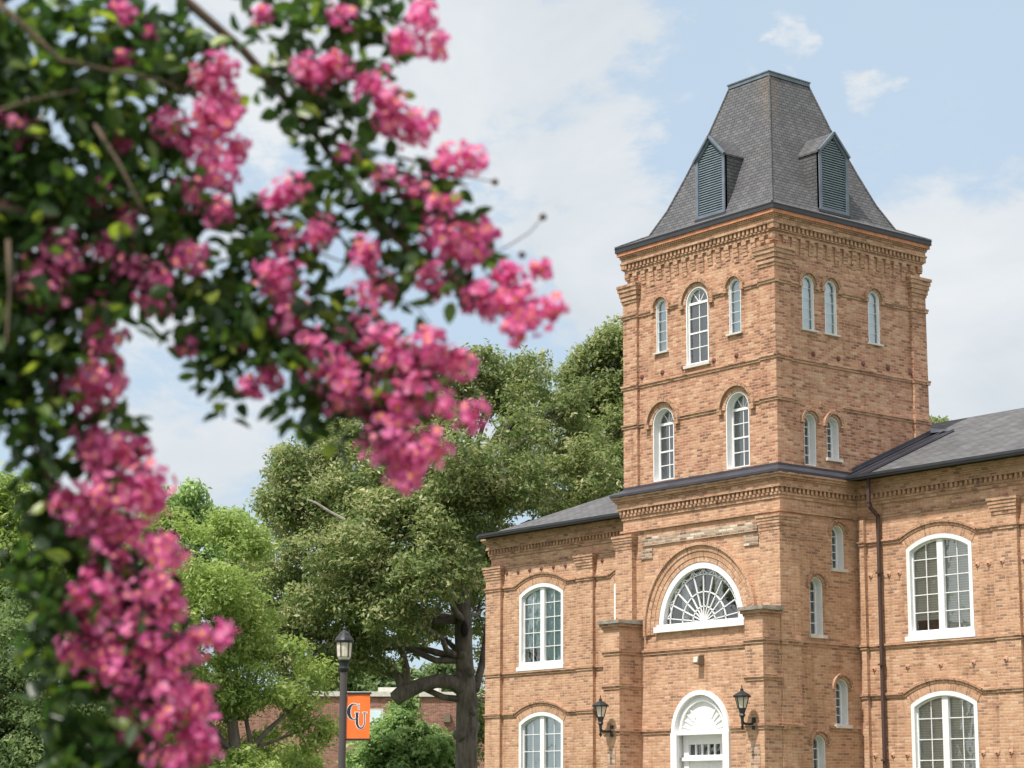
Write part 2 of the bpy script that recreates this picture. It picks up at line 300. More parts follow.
# ------------------------------------------------------------------ mesh helpers
class MB:
    def __init__(s): s.v = []; s.f = []; s.uv = []
    def face(s, pts, n=None, uv=None):
        pts = [Vector(p) for p in pts]
        nn = Vector((0, 0, 0))
        for i in range(len(pts)): nn += pts[i].cross(pts[(i+1) % len(pts)])
        if n is not None and nn.dot(Vector(n)) < 0:
            pts.reverse(); nn = -nn
            if uv: uv = uv[::-1]
        i = len(s.v); s.v += pts; s.f.append(tuple(range(i, i+len(pts))))
        if uv is None:
            nn = nn.normalized() if nn.length > 0 else Vector((0, 0, 1))
            if abs(nn.z) > .96: uv = [(p.x, p.y) for p in pts]
            else:
                u = Vector((0, 0, 1)).cross(nn).normalized(); w = nn.cross(u)
                uv = [(p.dot(u), p.dot(w)) for p in pts]
        s.uv.append(uv)
    def hexa(s, c):     # c: 8 corners, bottom 4 (ccw) then top 4
        ctr = sum((Vector(p) for p in c), Vector())/8
        for q in ((0, 1, 2, 3), (4, 5, 6, 7), (0, 1, 5, 4), (1, 2, 6, 5), (2, 3, 7, 6), (3, 0, 4, 7)):
            pts = [Vector(c[i]) for i in q]; s.face(pts, n=sum(pts, Vector())/4-ctr)
    def box(s, x0, x1, y0, y1, z0, z1):
        s.hexa([(x0, y0, z0), (x1, y0, z0), (x1, y1, z0), (x0, y1, z0), (x0, y0, z1), (x1, y0, z1), (x1, y1, z1), (x0, y1, z1)])
    def bar(s, a, b, w, h=None, upv=(0, 0, 1)):
        a = Vector(a); b = Vector(b); h = h or w; d = (b-a).normalized(); sd = d.cross(Vector(upv))
        if sd.length < 1e-4: sd = d.cross(Vector((1, 0, 0)))
        sd.normalize(); u = sd.cross(d); sd *= w/2; u *= h/2
        s.hexa([a-sd-u, a+sd-u, b+sd-u, b-sd-u, a-sd+u, a+sd+u, b+sd+u, b-sd+u])
    def tube(s, pts, rad, n=8, cap=True, wob=0, seed=0):
        pts = [Vector(p) for p in pts]; rs = rad if isinstance(rad, (list, tuple)) else [rad]*len(pts)
        rr = random.Random(seed); rings = []; nrm = None
        for i, p in enumerate(pts):
            d = (pts[min(i+1, len(pts)-1)]-pts[max(i-1, 0)]).normalized()
            if nrm is None: nrm = d.cross(Vector((.3, .9, .2))).normalized()
            nrm = (nrm-d*nrm.dot(d)).normalized(); bn = d.cross(nrm)
            ring = []
            for k in range(n):
                a = 2*PI*k/n; r = rs[i]*(1+wob*(rr.random()-.5))
                ring.append(p+nrm*math.cos(a)*r+bn*math.sin(a)*r)
            rings.append(ring)
        for i in range(len(rings)-1):
            for k in range(n):
                q = [rings[i][k], rings[i][(k+1) % n], rings[i+1][(k+1) % n], rings[i+1][k]]
                s.face(q, n=sum(q, Vector())/4-(pts[i]+pts[i+1])/2)
        if cap:
            s.face(rings[-1], n=pts[-1]-pts[-2]); s.face(rings[0], n=pts[0]-pts[1])
    def lathe(s, c, prof, n=16, sq=False):
        c = Vector(c)
        for (r0, z0), (r1, z1) in zip(prof, prof[1:]):
            for k in range(n):
                a0, a1 = 2*PI*(k+.5)/n, 2*PI*(k+1.5)/n
                pts = [c+Vector((math.cos(a)*r, math.sin(a)*r, z)) for a, r, z in ((a0, r0, z0), (a1, r0, z0), (a1, r1, z1), (a0, r1, z1))]
                am = (a0+a1)/2; dz = z1-z0; dr = r1-r0
                nv = Vector((math.cos(am)*dz, math.sin(am)*dz, -dr))
                pp = [pts[0]]
                for p in pts[1:]:
                    if (p-pp[-1]).length > 1e-6: pp.append(p)
                if len(pp) > 2 and (pp[-1]-pp[0]).length < 1e-6: pp.pop()
                if len(pp) > 2: s.face(pp, n=nv)
    def build(s, name, m, parent=None, smooth=False):
        org = origin(parent)
        me = bpy.data.meshes.new(name); me.from_pydata([p-org for p in s.v], [], s.f)
        uvl = me.uv_layers.new(name='UVMap'); flat = [c for f in s.uv for p in f for c in p]
        uvl.data.foreach_set('uv', flat); me.materials.append(m)
        if smooth:
            bm = bmesh.new(); bm.from_mesh(me); bmesh.ops.remove_doubles(bm, verts=bm.verts, dist=.0004); bm.to_mesh(me); bm.free()
            me.polygons.foreach_set('use_smooth', [True]*len(me.polygons))
        o = bpy.data.objects.new(name, me); COL.objects.link(o)
        if parent: o.parent = parent
        return o
def build_each(mb, name, m, parent=None):
    """one object for each group of touching shapes in mb"""
    n = len(mb.f); lo = []; hi = []
    for f in mb.f:
        P = np.array([tuple(mb.v[i]) for i in f]); lo.append(P.min(0)-.004); hi.append(P.max(0)+.004)
    lo = np.array(lo); hi = np.array(hi); comp = [-1]*n; out = []
    for i in range(n):
        if comp[i] >= 0: continue
        st = [i]; comp[i] = len(out); mem = []
        while st:
            k = st.pop(); mem.append(k)
            for j in np.nonzero(((lo <= hi[k]) & (hi >= lo[k])).all(1))[0]:
                if comp[j] < 0: comp[j] = len(out); st.append(int(j))
        q = MB()
        for k in sorted(mem):
            i0 = len(q.v); q.v += [mb.v[i] for i in mb.f[k]]; q.f.append(tuple(range(i0, i0+len(mb.f[k])))); q.uv.append(mb.uv[k])
        out.append(q.build(name, m, parent))
    return out
ORG = {}
def origin(p):
    while p is not None:
        if p.name in ORG: return ORG[p.name]
        p = p.parent
    return Vector((0, 0, 0))
def tag(o, label=None, cat=None, group=None, kind=None):
    if label: o['label'] = label
    if cat: o['category'] = cat
    if group: o['group'] = group
    if kind: o['kind'] = kind
    return o
def thing(name, label, cat, loc, group=None):
    o = bpy.data.objects.new(name, None); COL.objects.link(o); o.location = loc; o.empty_display_size = .2
    ORG[o.name] = Vector(loc); return tag(o, label, cat, group)

# ------------------------------------------------------------------ ground, path
g = MB(); g.face([(-900, -900, 0), (900, -900, 0), (900, 900, 0), (-900, 900, 0)], n=(0, 0, 1)); tag(g.build('ground', M['lawn']), kind='structure')
g = MB(); g.box(-4.1, -1.1, -60, -3.2, 0, .06); tag(g.build('path', M['concrete']), kind='structure')
g = MB(); g.box(-20, 60, -64, -60.1, -.02, .06); tag(g.build('pavement', M['concrete']), kind='structure')

# ------------------------------------------------------------------ the hall
HALL = thing('brick_hall', 'orange brick hall with tall square bell tower, slate mansard roof and white arched windows', 'building', (0, 0, 0))

class Face:
    def __init__(s, kind, c): s.k = kind; s.c = c
    def p(s, a, z, o=0):
        if s.k == 'S': return Vector((a, s.c-o, z))
        if s.k == 'N': return Vector((a, s.c+o, z))
        if s.k == 'E': return Vector((s.c+o, a, z))
        return Vector((s.c-o, a, z))
    def n(s): return {'S': Vector((0, -1, 0)), 'N': Vector((0, 1, 0)), 'E': Vector((1, 0, 0)), 'W': Vector((-1, 0, 0))}[s.k]
def fbox(mb, F, a0, a1, z0, z1, o0, o1):
    mb.hexa([F.p(a0, z0, o0), F.p(a1, z0, o0), F.p(a1, z0, o1), F.p(a0, z0, o1), F.p(a0, z1, o0), F.p(a1, z1, o0), F.p(a1, z1, o1), F.p(a0, z1, o1)])
def outline(a0, a1, zb, zs, rise, i=0., n=18):
    """arched opening outline, counter-clockwise from bottom left, inset i"""
    w = (a1-a0)/2; R = (w*w+rise*rise)/(2*rise); ac = (a0+a1)/2; cz = zs+rise-R; r = R-i; h = w-i
    t = math.asin(min(1, h/r)); pts = [(a0+i, zb+i), (a1-i, zb+i)]
    for k in range(n+1):
        th = t-2*t*k/n; pts.append((ac+r*math.sin(th), cz+r*math.cos(th)))
    return pts
def archtop(a, a0, a1, zs, rise, i=0.):
    w = (a1-a0)/2; R = (w*w+rise*rise)/(2*rise); ac = (a0+a1)/2; cz = zs+rise-R; r = R-i
    return cz+math.sqrt(max(0, r*r-(a-ac)**2))
def wall(F, outer, holes, reveal, m, name='wall', parent=None):
    mb = MB(); loops = [[F.p(a, z) for a, z in outer]]+[[F.p(a, z) for a, z in h] for h in holes]
    allp = [p for l in loops for p in l]
    for t in tessellate_polygon(loops): mb.face([allp[i] for i in t], n=F.n())
    for h, d in zip(holes, reveal):
        ca = sum(p[0] for p in h)/len(h); cz = sum(p[1] for p in h)/len(h)
        for k in range(len(h)):
            (a, z), (b, y) = h[k], h[(k+1) % len(h)]
            q = [F.p(a, z), F.p(b, y), F.p(b, y, -d), F.p(a, z, -d)]
            mb.face(q, n=F.p(ca, cz, 0)-F.p((a+b)/2, (z+y)/2, 0))
    return mb.build(name, m, parent or HALL)
def ringprism(mb, F, A, B, of, ob):
    n = len(A)
    for k in range(n):
        a, a2, b, b2 = A[k], A[(k+1) % n], B[k], B[(k+1) % n]
        mb.face([F.p(*a, of), F.p(*a2, of), F.p(*b2, of), F.p(*b, of)], n=F.n())
        c = F.p(*b, of); ctr = F.p(sum(p[0] for p in B)/n, sum(p[1] for p in B)/n, of)
        mb.face([F.p(*b, of), F.p(*b2, of), F.p(*b2, ob), F.p(*b, ob)], n=ctr-c)
        mb.face([F.p(*a, of), F.p(*a2, of), F.p(*a2, ob), F.p(*a, ob)], n=c-ctr)
def poly(mb, F, P, o): mb.face([F.p(a, z, o) for a, z in P], n=F.n())

def arcband(mb, F, ac, cz, r0, r1, t0, t1, o0, o1, n=18, brick=True):
    """radial band on a face: brick courses run radially"""
    for k in range(n):
        a, b = t0+(t1-t0)*k/n, t0+(t1-t0)*(k+1)/n
        def P(r, t, o): return F.p(ac+r*math.sin(t), cz+r*math.cos(t), o)
        ra = (r0+r1)/2
        uvf = [(r0, a*ra), (r1, a*ra), (r1, b*ra), (r0, b*ra)]
        mb.face([P(r0, a, o1), P(r1, a, o1), P(r1, b, o1), P(r0, b, o1)], n=F.n(), uv=uvf)
        mid = P(ra, (a+b)/2, o1); c0 = F.p(ac, cz, o1)
        mb.face([P(r1, a, o0), P(r1, a, o1), P(r1, b, o1), P(r1, b, o0)], n=mid-c0, uv=[(0, a*ra), (o1-o0, a*ra), (o1-o0, b*ra), (0, b*ra)])
        mb.face([P(r0, a, o0), P(r0, a, o1), P(r0, b, o1), P(r0, b, o0)], n=c0-mid, uv=[(0, a*ra), (o1-o0, a*ra), (o1-o0, b*ra), (0, b*ra)])
    for t, sgn in ((t0, -1), (t1, 1)):
        q = [P(r0, t, o0), P(r1, t, o0), P(r1, t, o1), P(r0, t, o1)]
        mb.face(q, n=(P(r1, t+sgn*.01, o0)-P(r1, t, o0)))

def window(F, a0, a1, zb, zs, rise, depth, cas, cols, rows, gl, back, style='plain', sill=.0, lip=0.0, cen=0., bdark=None, name='arched_window'):
    """casing lines the reveal; sash, muntins, glass and blind sit at depth"""
    fr = MB(); e = .003
    ringprism(fr, F, outline(a0, a1, zb, zs, rise, e), outline(a0, a1, zb, zs, rise, cas), lip, -depth-.06)
    st = .035 if depth > .06 else (.03 if cols > 1 else .012)
    ringprism(fr, F, outline(a0, a1, zb, zs, rise, cas-.001), outline(a0, a1, zb, zs, rise, cas+st), -depth, -depth-.05)
    i = cas+st; A0, A1 = a0+i, a1-i
    if cen: fbox(fr, F, (a0+a1)/2-cen/2, (a0+a1)/2+cen/2, zb+cas*.6, archtop((a0+a1)/2, a0, a1, zs, rise, cas*.6), -depth-.055, -depth+.035)
    w = fr.build(name, M['white'], HALL)
    mu = MB(); t = .020 if cols > 1 else .009; o0, o1 = -depth-.045, -depth-.018
    spans = [(A0, A1)] if not cen else [(A0, (a0+a1)/2-cen/2), ((a0+a1)/2+cen/2, A1)]
    semi = style in ('fan',)
    ztop = zs if semi else zs+rise-i
    z0 = zb+i
    if semi:
        fbox(mu, F, A0, A1, zs-.03, zs+.03, o0-.004, o1+.02)
        ac = (a0+a1)/2; R = (a1-a0)/2-i
        for ang in ((-38, 0, 38) if style == 'fan' else ()):
            an = math.radians(ang)
            mu.bar(F.p(ac+math.sin(an)*R*.06, zs+math.cos(an)*R*.06, (o0+o1)/2), F.p(ac+math.sin(an)*R*1.01, zs+math.cos(an)*R*1.01, (o0+o1)/2), t, t, upv=F.n())
    for (s0, s1) in spans:
        for c in range(1, cols):
            a = s0+(s1-s0)*c/cols
            zt = zs-.02 if semi else archtop(a, a0, a1, zs, rise, i*.9)
            fbox(mu, F, a-t/2, a+t/2, z0, zt, o0, o1)
        for r_ in range(1, rows):
            z = z0+(ztop-z0)*r_/rows
            lo, hi = s0, s1
            if z > zs and not semi:
                wd = (a1-a0)/2; R = (wd*wd+rise*rise)/(2*rise); cz = zs+rise-R; hw = math.sqrt(max(0, (R-i)**2-(z-cz)**2)); ac = (a0+a1)/2
                lo, hi = max(lo, ac-hw), min(hi, ac+hw)
            tt = t*1.9 if (semi and r_ == rows//2) else t
            if hi > lo: fbox(mu, F, lo, hi, z-tt/2, z+tt/2, o0+.002, o1+.002+(.01 if tt > t else 0))
    if mu.f: mu.build('glazing_bars', M['white'], w)
    gb = MB(); poly(gb, F, outline(a0, a1, zb, zs, rise, cas+.005), -depth-.03); gb.build('pane', gl, w)
    bb = MB()
    if bdark:       # blind covers the upper part, the bottom of one side stays open
        poly(bb, F, [(p, max(q, bdark)) for p, q in outline(a0, a1, zb, zs, rise, cas*.5)], -depth-.10); fbox(bb, F, (a0+a1)/2, a1-.05, zb+.05, bdark, -depth-.105, -depth-.10)
    else: poly(bb, F, outline(a0, a1, zb, zs, rise, cas*.5), -depth-.10)
    bb.build('blind', back, w)
    db = MB(); poly(db, F, outline(a0, a1, zb, zs, rise, -.05), -depth-.16); db.build('dark_interior', M['dark'], w)
    if sill:
        sb = MB(); fbox(sb, F, a0-.06, a1+.06, zb-sill, zb+.012, -.05, .07); sb.build('sill', M['white'] if sill > .07 else M['offw'], w)
    return w
def hole(a0, a1, zb, zs, rise): return outline(a0, a1, zb, zs, rise)

# --- main tower shaft --------------------------------------------------------
TX0, TX1, TY0, TY1 = -5.2, 0., 0., 5.15
RC = .08
TF, TE = Face('S', TY0+RC), Face('E', TX1-RC)
up_f = [(-4.07, -3.69, 12.47, 13.58), (-3.02, -2.25, 11.98, 13.475), (-1.56, -1.17, 12.50, 13.60)]
lo_f = [(-4.22, -3.48, 9.36, 10.75), (-1.72, -.96, 9.36, 10.75)]
up_e = [(.96, 1.35, 12.51, 13.60), (1.71, 2.10, 12.51, 13.60), (3.18, 3.57, 12.49, 13.575)]
lo_e = [(.94, 1.33, 9.37, 10.37), (1.68, 2.08, 9.59, 10.37)]
def hs(l): return [hole(a, b, z, s, (b-a)/2) for a, b, z, s in l]
wall(TF, [(TX0+RC, 9.0), (TX1-RC, 9.0), (TX1-RC, 15.1), (TX0+RC, 15.1)], hs(up_f)+hs(lo_f), [.3]*5, M['tbrick'], 'tower_wall')
wall(TE, [(TY0+RC, 9.0), (TY1-RC, 9.0), (TY1-RC, 15.1), (TY0+RC, 15.1)], hs(up_e)+hs(lo_e), [.3]*5, M['tbrick'], 'tower_wall')
wall(Face('N', TY1-RC), [(TX0+RC, 9.0), (TX1-RC, 9.0), (TX1-RC, 15.1), (TX0+RC, 15.1)], [], [], M['tbrick'], 'tower_wall')
wall(Face('W', TX0+RC), [(TY0+RC, 9.0), (TY1-RC, 9.0), (TY1-RC, 15.1), (TY0+RC, 15.1)], [], [], M['tbrick'], 'tower_wall')
# corner pilasters with corbelled caps
PW = .50
for cx, cy in ((TX0, TY0), (TX1, TY0), (TX1, TY1), (TX0, TY1)):
    sx = 1 if cx == TX0 else -1; sy = 1 if cy == TY0 else -1
    b = MB()
    def cb(off, w, z0, z1):
        xs = sorted((cx-sx*off, cx+sx*w)); ys = sorted((cy-sy*off, cy+sy*w)); b.box(xs[0], xs[1], ys[0], ys[1], z0, z1)
    cb(0, PW, 9.2, 14.1); p = b.build('corner_pilaster', M['tbrick'], HALL)
    b = MB()
    for k, (z0, z1, o) in enumerate(((13.86, 13.93, .02), (13.93, 14.04, .045), (14.04, 14.15, .07), (14.15, 14.25, .095), (14.25, 14.32, .12))): cb(o, PW+o*.8, z0, z1)
    b.build('capital', M['trim'], p)
# string courses
def strings(F, segs, z, h, o, m='trim', name='string_course'):
    b = MB()
    for a0, a1, oo in segs:
        fbox(b, F, a0, a1, z-h/2, z+h/2, -.02, oo+o*.55); fbox(b, F, a0, a1, z+h*.5, z+h*1.3, -.02, oo+o)
    return b
def tower_string(z, gf, ge, o=.05):
    b = MB()
    def run(F, lo, hi, gaps, ext):
        # pilaster zones at either end are RC proud of the wall
        def put(a0, a1, base, e0=0., e1=0.):
            fbox(b, F, a0-e0, a1+e1, z-.03, z+.03, -.02, base+o*.5); fbox(b, F, a0-e0, a1+e1, z+.03, z+.075, -.02, base+o)
        k = 0 if ext else .101
        put(lo+k, lo+PW+.025, RC, e0=ext); put(hi-PW-.025, hi-k, RC, e1=ext)
        cur = lo+PW+.025
        for g0, g1 in sorted(gaps):
            if g0 > cur: put(cur, g0, 0)
            cur = g1
        if hi-PW-.025 > cur: put(cur, hi-PW-.025, 0)
    run(TF, TX0, TX1, gf, o); run(TE, TY0, TY1, ge, 0)
    run(Face('N', TY1-RC), TX0, TX1, [], o); run(Face('W', TX0+RC), TY0, TY1, [], 0)
    build_each(b, 'string_course', M['trim'], HALL)
tower_string(13.50, [(a-.13, b+.13) for a, b, _, _ in up_f], [(a-.13, b+.13) for a, b, _, _ in up_e])
tower_string(11.74, [], [])
tower_string(10.78, [(a-.22, b+.22) for a, b, _, _ in lo_f], [(.94-.12, 1.33+.12), (1.68-.12, 2.08+.12)])
def hood(F, a0, a1, zs, w1, w2, o1=.02, o2=.075, drop=0.0, m='trim', name='arch_hood', rise=None):
    b = MB(); rise = rise or (a1-a0)/2; w = (a1-a0)/2; R = (w*w+rise*rise)/(2*rise); cz = zs+rise-R; ac = (a0+a1)/2
    t = math.asin(min(1, w/R))
    arcband(b, F, ac, cz, R+.002, R+w1, -t, t, -.01, o1); arcband(b, F, ac, cz, R+w1, R+w2, -t, t, -.01, o2)
    if drop:
        fbox(b, F, a0-w2, a0-w1*.5, zs-drop, zs, -.01, o2); fbox(b, F, a1+w1*.5, a1+w2, zs-drop, zs, -.01, o2)
    b.build(name, M[m], HALL)
for a, b_, z, s in up_f: hood(TF, a, b_, s, .06 if b_-a < .5 else .10, .13 if b_-a < .5 else .19, drop=.10)
for a, b_, z, s in up_e: hood(TE, a, b_, s, .06, .13, drop=.10)
for a, b_, z, s in lo_f: hood(TF, a, b_, s, .13, .22, drop=.10, o2=.09)
for a, b_, z, s in lo_e: hood(TE, a, b_, s, .06, .12, drop=.04)
# tower windows
for k, (a, b_, z, s) in enumerate(up_f):
    if b_-a < .5: window(TF, a, b_, z, s, (b_-a)/2, .035, .018, 1, 5, M['glass_teal'], M['pale_back'], sill=.03, lip=.004)
    else: window(TF, a, b_, z, s, (b_-a)/2, .05, .035, 2, 4, M['glass'], M['shade'], style='fan', sill=.06, lip=.006)
for a, b_, z, s in up_e: window(TE, a, b_, z, s, (b_-a)/2, .035, .018, 1, 5, M['glass_teal'], M['pale_back'], sill=.03, lip=.004)
for a, b_, z, s in lo_f: window(TF, a, b_, z, s, (b_-a)/2, .17, .03, 2, 4, M['glass'], M['shade'], style='fan', lip=.004)
for k, (a, b_, z, s) in enumerate(lo_e): window(TE, a, b_, z, s, (b_-a)/2, .19, .02, 2, 5, M['glass'], M['shade'], lip=-.01, sill=.06 if k else 0)
# anchor plates
def plate(F, a, z, r, m, o=.0):
    b = MB(); n = 14; c = F.p(a, z, o+.035)
    P = [F.p(a+math.cos(2*PI*k/n)*r*(1 if k % 2 else .86), z+math.sin(2*PI*k/n)*r*(1 if k % 2 else .86), o+.02) for k in range(n)]
    Q = [F.p(a+math.cos(2*PI*k/n)*r, z+math.sin(2*PI*k/n)*r, o-.005) for k in range(n)]
    for k in range(n):
        b.face([P[k], P[(k+1) % n], c], n=F.n()); b.face([P[k], P[(k+1) % n], Q[(k+1) % n], Q[k]], n=P[k]-F.p(a, z, o))
    x = b.build('anchor_plate', m, HALL)
    b = MB(); fbox(b, F, a-r*.22, a+r*.22, z-r*.6, z-r*.05, o+.02, o+.06); b.build('bolt', M['plate_red'], x)
for a in (-4.60, -3.87, -3.14, -2.09, -1.34): plate(TF, a, 11.98, .062, M['plate_red'])
for a in (1.29, 2.12, 2.96, 3.82, 4.60): plate(TE, a, 11.97, .062, M['plate_red'])

# --- tower cornice: corbel table, dentils, frieze ------------------------------
def cornice():
    b = MB()
    def ring(o, z0, z1): b.box(TX0-o, TX1+o, TY0-o, TY1+o, z0, z1)
    ring(-.035, 14.62, 14.70); ring(-.01, 14.70, 14.735)
    for F, lo, hi in ((Face('S', TY0), TX0, TX1), (Face('E', TX1), TY0, TY1), (Face('N', TY1), TX0, TX1), (Face('W', TX0), TY0, TY1)):
        n = 17; st = (hi-lo-.24)/n
        for k in range(n+1):
            a = lo+.12+k*st
            dr = .10 if k % 2 else 0
            if a < lo+.45 or a > hi-.45: dr = -.05
            for j, (z0, z1, o) in enumerate(((14.52, 14.62, -.02), (14.45-dr*.4, 14.52, -.035), (14.37-dr*.7, 14.45-dr*.4, -.048), (14.28-dr, 14.37-dr*.7, -.060))):
                if dr < 0 and j > 1: continue
                fbox(b, F, a-.075, a+.075, z0, z1, -RC-.02, o)
        n = 38; st = (hi-lo)/n
        for k in range(n+1):
            a = lo+k*st; fbox(b, F, a-.034, a+.034, 14.735, 14.855, -.1, .025)
    ring(-.03, 14.735, 14.855)
    ring(.05, 14.855, 14.90); ring(.025, 14.90, 15.0); ring(.05, 15.0, 15.035)
    # fine tooth course
    for F, lo, hi in ((Face('S', TY0), TX0, TX1), (Face('E', TX1), TY0, TY1)):
        n = 70; st = (hi-lo)/n
        for k in range(n+1): a = lo+k*st; fbox(b, F, a-.016, a+.016, 15.035, 15.075, .02, .085)
    ring(.06, 15.035, 15.075)
    b.build('tower_cornice', M['trim'], HALL)
    b = MB(); b.box(TX0-.105, TX1+.105, TY0-.105, TY1+.105, 15.075, 15.165); b.build('terracotta_band', M['terra'], HALL)
    b = MB(); b.box(TX0-.135, TX1+.135, TY0-.135, TY1+.135, 15.165, 15.265); b.box(TX0-.145, TX1+.145, TY0-.145, TY1+.145, 15.265, 15.29); b.build('eave_fascia', M['board'], HALL)
cornice()

# --- mansard roof ------------------------------------------------------------
RCX, RCY = -2.6, 2.575
prof = [(15.292, 2.725), (15.575, 2.12), (16.2, 1.80), (17.0, 1.49), (17.4, 1.345), (18.2, 1.04), (19.33, .685)]
def hs_at(z):
    for (z0, s0), (z1, s1) in zip(prof, prof[1:]):
        if z <= z1: return s0+(s1-s0)*(z-z0)/(z1-z0)
    return prof[-1][1]
def roof():
    b = MB()
    for (z0, s0), (z1, s1) in zip(prof, prof[1:]):
        for q in range(4):
            an = q*PI/2
            def P(sx, s, z):
                x, y = sx*s, -s
                return (RCX+x*math.cos(an)-y*math.sin(an), RCY+x*math.sin(an)+y*math.cos(an), z)
            pts = [P(-1, s0, z0), P(1, s0, z0), P(1, s1, z1), P(-1, s1, z1)]
            nv = Vector((math.sin(an), -math.cos(an), .3))
            ll = -s0; uv = [(-s0, z0), (s0, z0), (s1, z1), (-s1, z1)]
            b.face(pts, n=nv, uv=uv)
    r = b.build('mansard_roof', M['slate'], None)
    # object origin at roof base corner-axis so the lichen follows the front hip
    org = Vector((RCX, RCY, 15.3)); me = r.data
    for v in me.vertices: v.co -= org
    r.parent = HALL; r.location = org
    b = MB()
    for q in range(4):       # hip ridges
        an = q*PI/2; sx, sy = (1, -1) if q == 0 else (1, 1) if q == 1 else (-1, 1) if q == 2 else (-1, -1)
        pts = [(RCX+sx*s, RCY+sy*s, z+.012) for z, s in prof]
        b.tube(pts, .028, 6)
    build_each(b, 'hip_ridge', M['slate_p'], HALL)
    b = MB(); s = .685; z = 19.33
    b.box(RCX-s-.03, RCX+s+.03, RCY-s-.03, RCY+s+.03, z-.02, z+.07); b.box(RCX-s-.05, RCX+s+.05, RCY-s-.05, RCY+s+.05, z+.07, z+.10)
    b.build('roof_cap', M['copper'], HALL)
roof()

def dormer(F, ac, hw, zb, zsh, zap):
    """louvred dormer: F is its front plane; hs_at gives the roof behind it"""
    depth = lambda z: None
    # distance from front plane back to the roof surface at height z
    def back(z):
        pl = (F.c-(RCY)) if F.k == 'S' else (F.c-RCX)
        return abs(pl)-hs_at(z)
    root = MB()                              # cheeks
    zs = [zb+(zsh-zb)*k/5 for k in range(6)]
    for sgn in (-1, 1):
        a = ac+sgn*hw
        for z0, z1 in zip(zs, zs[1:]):
            q = [F.p(a, z0, 0), F.p(a, z1, 0), F.p(a, z1, -back(z1)-.15), F.p(a, z0, -back(z0)-.15)]
            root.face(q, n=F.p(a, z0)-F.p(ac, z0))
    root.face([F.p(ac-hw, zb), F.p(ac+hw, zb), F.p(ac+hw, zb, -back(zb)-.1), F.p(ac-hw, zb, -back(zb)-.1)], n=(0, 0, -1))
    d = root.build('louvred_dormer', M['slate_p'], HALL)
    # roof of dormer
    r = MB(); ov = .03; fo = .035
    dz = (zap-zsh)/hw*ov
    for sgn in (-1, 1):
        e0, e1 = (ac+sgn*(hw+ov), zsh-dz), (ac, zap)
        top = [F.p(*e0, fo), F.p(*e1, fo), F.p(*e1, -back(zap)-.2), F.p(*e0, -back(zsh-dz)-.2)]
        bot = [p-Vector((0, 0, .04)) for p in top]
        r.hexa(bot+top)
    r.build('dormer_roof', M['slate_p'], d)
    # frame
    f = MB(); t = .085; k = (zap-zsh)/hw
    A = [(ac-hw, zb), (ac+hw, zb), (ac+hw, zsh), (ac, zap), (ac-hw, zsh)]
    ti = math.hypot(1, k)*t
    B = [(ac-hw+t, zb+t), (ac+hw-t, zb+t), (ac+hw-t, zsh+k*t-ti), (ac, zap-ti), (ac-hw+t, zsh+k*t-ti)]
    ringprism(f, F, A, B, .03, -.06)
    f.bar(F.p(ac-hw-ov, zsh-dz-.005, .05), F.p(ac, zap-.005, .05), .05, .07, upv=F.n()); f.bar(F.p(ac+hw+ov, zsh-dz-.005, .05), F.p(ac, zap-.005, .05), .05, .07, upv=F.n())
    f.build('dormer_frame', M['copper'], d)
    l = MB(); z = zb+t+.01; bt = B[3][1]
    lb = MB(); poly(lb, F, B, -.055); lb.build('louvre_backing', M['copper'], d)
    while z < bt-.04:
        if z > B[2][1]: h = (bt-z)/k-.01
        else: h = hw-t
        if h > .02:
            l.face([F.p(ac-h, z+.012, -.045), F.p(ac+h, z+.012, -.045), F.p(ac+h, z-.012, .0), F.p(ac-h, z-.012, .0)], n=F.n()+Vector((0, 0, 1)))
            l.face([F.p(ac-h, z-.012, .0), F.p(ac+h, z-.012, .0), F.p(ac+h, z-.03, -.003), F.p(ac-h, z-.03, -.003)], n=F.n())
            l.face([F.p(ac-h, z-.03, -.003), F.p(ac+h, z-.03, -.003), F.p(ac+h, z-.02, -.045), F.p(ac-h, z-.02, -.045)], n=(0, 0, -1))
        z += .060
    l.build('louvre', M['louver'], d)
    s = MB(); fbox(s, F, ac-hw-.03, ac+hw+.03, zb-.06, zb+.003, -back(zb)-.1, .045); s.build('dormer_sill', M['board'], d)
DZ = (15.64, 17.12, 17.63)
dormer(Face('S', .50), -2.56, .50, *DZ)
dormer(Face('E', -.50), 2.56, .50, *DZ)

# --- entrance block under the tower -------------------------------------------
BX0, BX1, BY0 = -5.35, .15, -.15
BF, BE, BW = Face('S', 0.), Face('E', .03), Face('W', -5.23)
WY = 2.5
FC, FR, FZ = -2.57, 1.42, 5.89              # fanlight centre, radius, base
DC, DR, DZS = -2.59, .955, 3.43             # doorway
blk_e = [(1.63, 2.03, 7.05, 7.85), (.89, 1.30, 5.52, 6.62), (1.64, 2.05, 3.56, 4.385), (.88, 1.28, 2.05, 3.13)]
fan_hole = outline(FC-FR, FC+FR, FZ, FZ+.001, FR, n=40)
door_hole = outline(DC-DR, DC+DR, .7, DZS, DR, n=28)
wall(BF, [(-5.23, 0), (.03, 0), (.03, 8.95), (-5.23, 8.95)], [fan_hole, door_hole], [.5, .3], M['brick'], 'entrance_wall')
wall(BE, [(0, 0), (WY, 0), (WY, 8.95), (0, 8.95)], hs(blk_e), [.3]*4, M['brick'], 'entrance_wall')
wall(BW, [(0, 0), (WY, 0), (WY, 8.95), (0, 8.95)], [], [], M['brick'], 'entrance_wall')
for a, b_, z, s in blk_e:
    window(BE, a, b_, z, s, (b_-a)/2, .19, .02, 2, 5, M['glass'], M['shade'], lip=-.01, sill=.06); hood(BE, a, b_, s, .07, .125, drop=.03)
